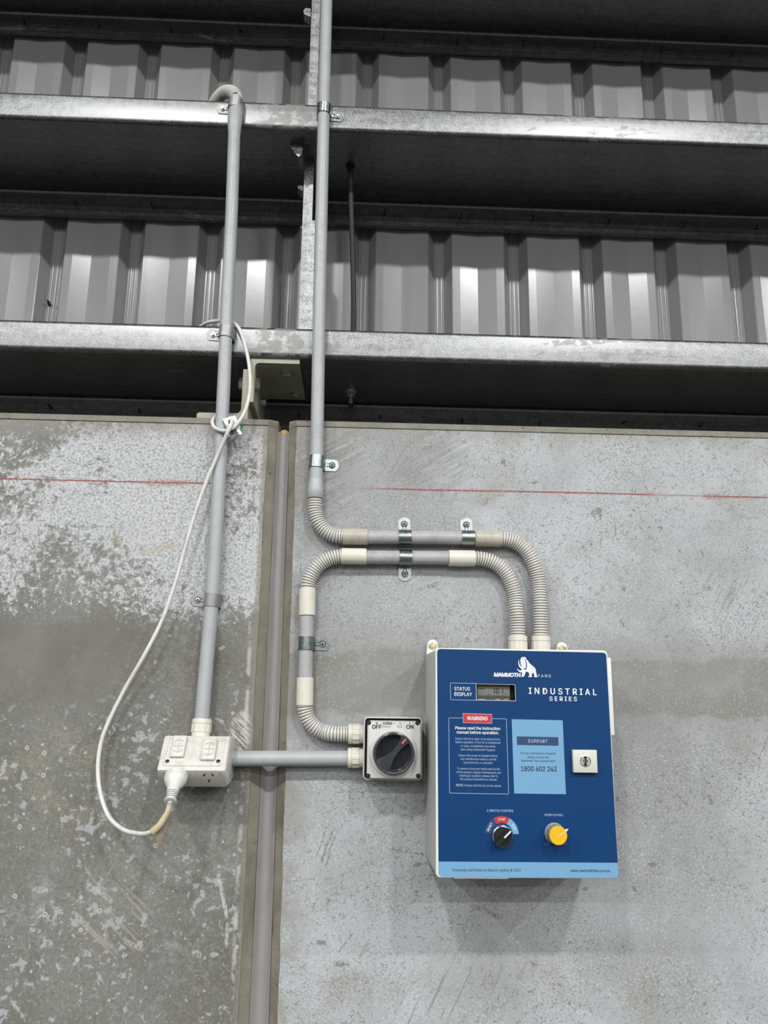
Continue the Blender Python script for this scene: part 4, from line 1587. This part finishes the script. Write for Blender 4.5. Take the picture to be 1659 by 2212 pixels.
lines('warning_frame', 'pale_text', [(969.2, 1550.6, 999.8, 1551.2), (1062.8, 1552.4, 1093.8, 1553), (1093.8, 1553, 1098.8, 1715.2), (1098.8, 1715.2, 971.3, 1713.2), (971.3, 1713.2, 969.2, 1550.6)], 0.00035)
lines('status_frame', 'pale_text', [(972.6, 1475.3, 1028, 1476.4), (972.6, 1475.3, 973.2, 1511.4), (973.2, 1511.4, 1029, 1512.8)], 0.00035)


def lettering(name, mat, rows_, lift=L3, parent=None, split=False):
    if split:
        for r_ in rows_:
            lettering(name, mat, [r_], lift, parent)
        return
    mb = MB()
    for r_ in rows_:
        s_, xa, xb, yb, cap = r_[:5]
        kw = r_[5] if len(r_) > 5 else {}
        sl = kw.pop('slope', 0.016)
        L_, R_ = F(xa, yb, lift), F(xb, yb + sl * (xb - xa), lift)
        write3(mb, s_, L_, R_, NF, cap * (F(1200, yb) - F(1100, yb)).length / 100, **kw)
    return mb.build(name, mat, parent or stk)


B1 = dict(bold=0.016)
lettering('maker_name', 'white', [('MAMMOTH', 1067.3, 1123, 1461.5, 8.2, dict(bold=0.05, spacing=0.95, slope=0.015, slant=0.12)),
                                  ('FANS', 1162.3, 1189.8, 1463, 6.3, dict(spacing=1.35))], split=True)
lettering('series_title', 'white', [('INDUSTRIAL', 1142.5, 1288.5, 1498.6, 12.6, dict(bold=0.022, spacing=1.45, slope=0.02)),
                                    ('SERIES', 1187, 1246, 1513.6, 8.8, dict(bold=0.022, spacing=1.4, slope=0.015))])
lettering('status_text', 'white', [('STATUS', 981.5, 1015, 1491.3, 7.2, dict(bold=0.014)), ('DISPLAY', 981.7, 1019.5, 1503, 7.2, dict(bold=0.014))])
lettering('warning_title', 'white', [('WARNING', 1009.2, 1053, 1555.4, 7.8, dict(bold=0.022))])
s11 = 1 / 11.06
para = [('Ensure the fan is clear of all obstructions', 263, 1328, 640), ('before operation. If the fan is unbalanced', 263, 1338, 722),
        ('or noisy, immediately shut down', 385, 1220, 812), ('and contact Mammoth Support.', 385, 1222, 897),
        ('Ensure the power is isolated before', 343, 1270, 1038), ('any maintenance work is carried', 385, 1235, 1122),
        ('out on the fan or controller.', 455, 1165, 1210), ('To ensure a long and stable service life', 300, 1325, 1352),
        ('of this product regular maintenance and', 288, 1345, 1438), ('cleaning is required, please refer to', 355, 1280, 1522),
        ('the product maintenance manual.', 375, 1260, 1605)]
rows_ = [(s_, 960 + a_ * s11, 960 + b_ * s11, 1540 + c_ * s11, 4.6, {}) for s_, a_, b_, c_ in para]
rows_ += [('NOTE:', 960 + 278 * s11, 960 + 455 * s11, 1540 + 1752 * s11, 4.6, dict(bold=0.02)),
          ('Always start the fan on low speed.', 960 + 475 * s11, 960 + 1360 * s11, 1540 + 1755 * s11, 4.6, {})]
lettering('warning_small_print', 'pale_text', rows_)
lettering('warning_text', 'white', [('Please read the instruction', 960 + 258 * s11, 960 + 1328 * s11, 1540 + 390 * s11, 6.0, dict(bold=0.02, slope=0.018)),
                                    ('manual before operation.', 960 + 295 * s11, 960 + 1295 * s11, 1540 + 492 * s11, 6.0, dict(bold=0.02, slope=0.018))])
lettering('support_title', 'pale_text', [('SUPPORT', 1140.8, 1182.6, 1604.2, 7.0, dict(bold=0.01, spacing=1.12))])
lettering('support_text', 'ink', [('For any maintenance enquiries', 1124.5, 1200, 1629, 4.5, dict(slope=0.012)), ('please contact the', 1140, 1185.4, 1637.6, 4.5, dict(slope=0.012)),
                                  ('Mammoth Fans support team', 1126, 1199.8, 1645.2, 4.5, dict(slope=0.012)), ('1800 602 243', 1125.7, 1202.4, 1665.6, 10.2, dict(bold=0.022, slope=0.012))])
lettering('switch_caption', 'pale_text', [('3 SWITCH CONTROL', 1051.3, 1110, 1753.6, 4.9, dict(bold=0.008, slope=0.01)), ('SPEED CONTROL', 1176.2, 1217.2, 1762.4, 4.1, dict(bold=0.008, slope=0.01))], split=True)
lettering('speed_scale', 'dim_text', [('SLOW', 1175, 1186.5, 1825, 3.4, {}), ('FAST', 1214, 1225.5, 1825.5, 3.4, {})], split=True)
lettering('footer_text', 'ink', [('Exclusively distributed by Beacon Lighting \u00a9 2019', 977.3, 1125, 1882, 5.6, dict(slope=0.005)), ('www.mammothfans.com.au', 1233, 1317.8, 1883.4, 5.6, dict(bold=0.008, slope=0.005))], split=True)

# mammoth emblem traced on the label (zoomed tracing, 11.85 per pixel)
e = lambda x, y, l=L3: F(1060 + x / 11.85, 1410 + y / 11.85, l)
body = [(820, 108), (878, 108), (900, 128), (915, 175), (945, 190), (965, 220), (990, 262), (1030, 300), (1085, 345), (1130, 385), (1150, 425), (1165, 510), (1182, 590), (1198, 625),
        (1110, 625), (1115, 600), (1108, 560), (1098, 522), (1065, 520), (1052, 560), (1055, 625), (962, 620), (962, 605), (985, 590), (985, 550), (972, 505), (935, 490), (905, 478),
        (888, 520), (868, 575), (850, 615), (768, 612), (770, 600), (795, 580), (800, 540), (805, 498), (770, 503), (735, 492), (710, 470), (690, 440), (662, 415), (690, 412),
        (715, 440), (745, 452), (790, 448), (795, 425), (760, 395), (725, 350), (706, 290), (704, 230), (718, 175), (726, 185), (724, 230), (732, 280), (755, 330), (788, 372), (775, 320),
        (762, 285), (768, 250), (755, 215), (762, 170), (785, 125)]
ear = [(873, 172), (888, 172), (912, 230), (928, 300), (925, 370), (912, 420), (893, 436), (865, 434), (843, 418), (850, 406), (880, 408), (897, 385), (904, 330), (898, 260), (884, 205)]
mb = MB()
bo, eo = [e(*p) for p in body], [e(*p) for p in ear]
mb.put(bo + eo, [tuple(t_) for t_ in tessellate_polygon([bo, eo])])
mb.build('animal_emblem', 'white', stk)

# display meter behind the window
mb = MB()
mb.box((F(1027, 1490).x, YF + 0.0125, F(1060, 1516).z), (F(1115, 1490).x, YF + 0.0145, F(1060, 1475).z))
mb.build('window_recess', 'hole', ctl)
YM = YF + 0.0085
mt = MB()
mm = lambda x, y, Y=0.0: P(1015 + x / 15.08, 1465 + y / 15.08, YM + Y)
mt.prism([mm(215, 212), mm(1300, 232), mm(1318, 735), mm(230, 715)], VY * 0.004)
meter = mt.build('meter', 'lcd_dark', ctl, 30)
mb = MB()
mb.flat([mm(262, 285, -0.0004), mm(1285, 300, -0.0004), mm(1300, 570, -0.0004), mm(270, 560, -0.0004)])
mb.build('screen', 'lcd', meter)
mb = MB()
sg = lambda x0, y0, x1, y1, w: mb.flat([mm(x0 - (w if x0 == x1 else 0), y0 - (w if y0 == y1 else 0), -0.0007), mm(x1 + (w if x0 == x1 else 0), y0 - (w if y0 == y1 else 0), -0.0007),
                                       mm(x1 + (w if x0 == x1 else 0), y1 + (w if y0 == y1 else 0), -0.0007), mm(x0 - (w if x0 == x1 else 0), y1 + (w if y0 == y1 else 0), -0.0007)])
for x, y0, y1 in ((800, 322, 398), (800, 415, 492), (865, 330, 400), (865, 418, 490), (932, 330, 400), (932, 418, 490), (1070, 330, 400), (1066, 418, 494)):
    sg(x, y0, x, y1, 15)
sg(880, 330, 918, 330, 13)
sg(880, 488, 918, 488, 13)
sg(960, 498, 962, 498, 9)
mb.flat([mm(585, 512, -0.0007), mm(650, 512, -0.0007), mm(618, 540, -0.0007)])
L_, R_ = mm(285, 352, -0.0007), mm(478, 354, -0.0007)
write3(mb, 'Output', L_, R_, NF, 0.0023, 0.02)
L_, R_ = mm(1105, 510, -0.0007), mm(1165, 511, -0.0007)
write3(mb, 'Hz', L_, R_, NF, 0.0018)
mb.build('digits', 'black_ink', meter)
mb = MB()
mb.flat([mm(600, 215, -0.0005), mm(945, 222, -0.0005), mm(950, 245, -0.0005), mm(600, 242, -0.0005)])
mb.build('red_bar', 'red', meter)
mb = MB()
for x0, x1 in ((270, 485), (830, 1000), (1100, 1260)):
    mb.flat([mm(x0, 675, -0.0005), mm(x1, 678, -0.0005), mm(x1, 708, -0.0005), mm(x0, 705, -0.0005)])
mb.build('meter_button', 'knob_grey', meter)

# switch dial print
dc = F(1084.0, 1801.5)
Rm = (F(1184, 1801) - F(1084, 1801)).length / 100


def sector(name, mat, a0, a1):
    mb = MB()
    rr2 = [[], []]
    for k in range(17):
        a_ = math.radians(a0 + (a1 - a0) * k / 16)
        for j, rad in enumerate((23.0, 36.2)):
            rr2[j].append(dc + Vector((math.cos(a_), 0, math.sin(a_))) * rad * Rm + VY * -L1)
    mb.rings(rr2, False, False)
    return mb.build(name, mat, stk)


sector('reset_sector', 'navy', 178, 118)
sector('stop_sector', 'red', 118, 61)
sector('run_sector', 'sky', 61, 0)
mb = MB()
for s_, am, w_ in (('RESET', 151, 19), ('STOP', 90, 14.5), ('RUN', 29, 12)):
    a_ = math.radians(am)
    nrm = Vector((math.cos(a_), 0, math.sin(a_)))
    tan = Vector((math.sin(a_), 0, -math.cos(a_)))
    mid = dc + nrm * (27.4 * Rm) + VY * -L3
    write3(mb, s_, mid - tan * (w_ / 2 * Rm), mid + tan * (w_ / 2 * Rm), NF, 4.6 * Rm, 0.012)
mb.build('dial_lettering', 'white', stk)

# selector switch
sc = F(1084.2, 1805.5)
mb = MB()
mb.lathe(sc + VY * -0.0005, -VY, [(0.0166, 0), (0.0166, 0.003), (0.0160, 0.0055), (0.0146, 0.0062)], 40)
sel = mb.build('selector_switch', 'chrome', ctl, 40)
mb = MB()
mb.lathe(sc + VY * -0.0060, -VY, [(0.0146, 0), (0.0146, 0.004), (0.0138, 0.005)], 36)
mb.build('switch_face', 'black', sel)
a_ = math.radians(43)
U = Vector((math.cos(a_), 0, math.sin(a_)))
V = Vector((-U.z, 0, U.x))
mb = MB()


def lever(s, h):
    o = [(-0.0165, -0.0052), (0.010, -0.0058), (0.0150, -0.0050), (0.0150, 0.0050), (0.010, 0.0058), (-0.0165, 0.0052)]
    return [sc + U * x + V * (y * s) + VY * -h for x, y in o]


mb.rings([lever(1.0, 0.010), lever(0.95, 0.017), lever(0.66, 0.0195)])
lev = mb.build('lever', 'black', sel, 25)
mb = MB()
mb.frame_box(sc + U * 0.0075 + VY * -0.0197, U, VY, V, 0.0072, 0.0004, 0.0012)
mb.build('white_pointer', 'white', lev)

# yellow capped speed knob
kc2 = F(1197.5, 1799.5)
mb = MB()
mb.lathe(kc2 + VY * -0.0005, -VY, [(0.0158, 0), (0.0158, 0.0015), (0.0150, 0.0022)], 36)
kn = mb.build('speed_knob', 'knob_grey', ctl, 40)
mb = MB()
ring_n = 48
rgs = []
for h_, rs in ((0.0022, 0.0148), (0.0215, 0.0140), (0.0225, 0.0134)):
    rgs.append([kc2 + Vector((math.cos(2 * math.pi * j / ring_n), 0, math.sin(2 * math.pi * j / ring_n))) * (rs - (0.0006 if (j // 2) % 2 else 0)) + VY * -h_ for j in range(ring_n)])
mb.rings(rgs)
mb.build('fluted_skirt', 'knob_grey', kn, 25)
mb = MB()
mb.lathe(kc2 + VY * -0.0222, -VY, [(0.0134, 0), (0.0141, 0.0004), (0.0141, 0.0022), (0.0134, 0.0030)], 40)
a_ = math.radians(27)
U = Vector((math.cos(a_), 0, math.sin(a_)))
V = Vector((-U.z, 0, U.x))
cap = mb.build('yellow_cap', 'yellow', kn, 40)
mb = MB()
q0 = kc2 + VY * -0.0195
mb.prism([q0 + U * 0.013 + V * 0.0030, q0 + U * 0.0195 + V * 0.0006, q0 + U * 0.013 - V * 0.0020], VY * -0.0028)
mb.build('pointer', 'white', kn)
mb = MB()
mb.frame_box(kc2 + U * 0.0068 + VY * -0.02535, U, VY, V, 0.0062, 0.0002, 0.0004)
mb.build('cap_line', 'lid_w', cap)

# lock
lc = F(1264.0, 1644.5, 0.008)
mb = MB()
vs_, fs_ = bevel_box(Vector((lc.x, YF - 0.0045, lc.z)), VX, VY, VZ, 0.0196, 0.0045, 0.0176, 0.0010, 2)
mb.put(vs_, fs_)
lkp = mb.build('lock_plate', 'lock', ctl)
mb = MB()
lcc = Vector((F(1264.5, 1644, 0.009).x, YF - 0.009, lc.z + 0.0005))
mb.lathe(lcc, -VY, [(0.0088, 0), (0.0088, 0.0010), (0.0074, 0.0012), (0.0070, -0.0010), (0.0052, -0.0010), (0.0046, 0.0006), (0.001, 0.0010)], 30)
mb.build('lock_barrel', 'chrome', lkp, 30)
mb = MB()
mb.frame_box(lcc + VY * -0.0012, VX, VY, VZ, 0.0007, 0.0003, 0.0046)
mb.frame_box(lcc + VY * -0.0004 + VZ * 0.0058, VX, VY, VZ, 0.0018, 0.0008, 0.0016)
mb.frame_box(lcc + VY * -0.0004 - VZ * 0.0058, VX, VY, VZ, 0.0018, 0.0008, 0.0016)
mb.build('keyway', 'hole', lkp)

# mounting lugs, side hinge, gland label
for (px, py) in ((934, 1393.5), (1213, 1399)):
    p = P(px, py, -0.006)
    mb = MB()
    o = []
    for k in range(13):
        a_ = math.radians(180 - 180 * k / 12)
        o.append(Vector((p.x + 0.0100 * math.cos(a_), -0.001, p.z + 0.0100 * math.sin(a_))))
    o += [Vector((p.x + 0.0115, -0.001, bz1 - 0.008)), Vector((p.x - 0.0115, -0.001, bz1 - 0.008))]
    mb.prism(o, VY * -0.008)
    lug = mb.build('mounting_lug', 'lid_w', ctl, 35)
    mb = MB()
    q0 = Vector((p.x, -0.009, p.z))
    mb.lathe(q0, -VY, [(0.0086, 0), (0.0086, 0.0008), (0.0060, 0.0010), (0.0058, 0.0024), (0.0044, 0.0027), (0.0038, 0.0016), (0.0010, 0.0016)], 22)
    mb.build('screw', 'brass', lug)
mb = MB()
hz1 = P(1316, 1421, -0.15).z
hz0 = P(1324, 1588, -0.15).z
hx = P(1321.5, 1540, -0.152).x
vs_, fs_ = bevel_box(Vector(((bx1 + hx) / 2, -0.150, (hz0 + hz1) / 2)), VX, VY, VZ, (hx - bx1) / 2 + 0.0012, 0.0085, (hz1 - hz0) / 2, 0.0014, 2)
mb.put(vs_, fs_)
mb.build('side_latch', 'lid_w', ctl)
mb = MB()
A, B = P(979, 1899, -0.146), P(1096, 1899.5, -0.146)
mb.box((A.x, -0.157, bz0 - 0.0018), (B.x, -0.112, bz0 + 0.001))
mb.build('underside_label', 'card', ctl)
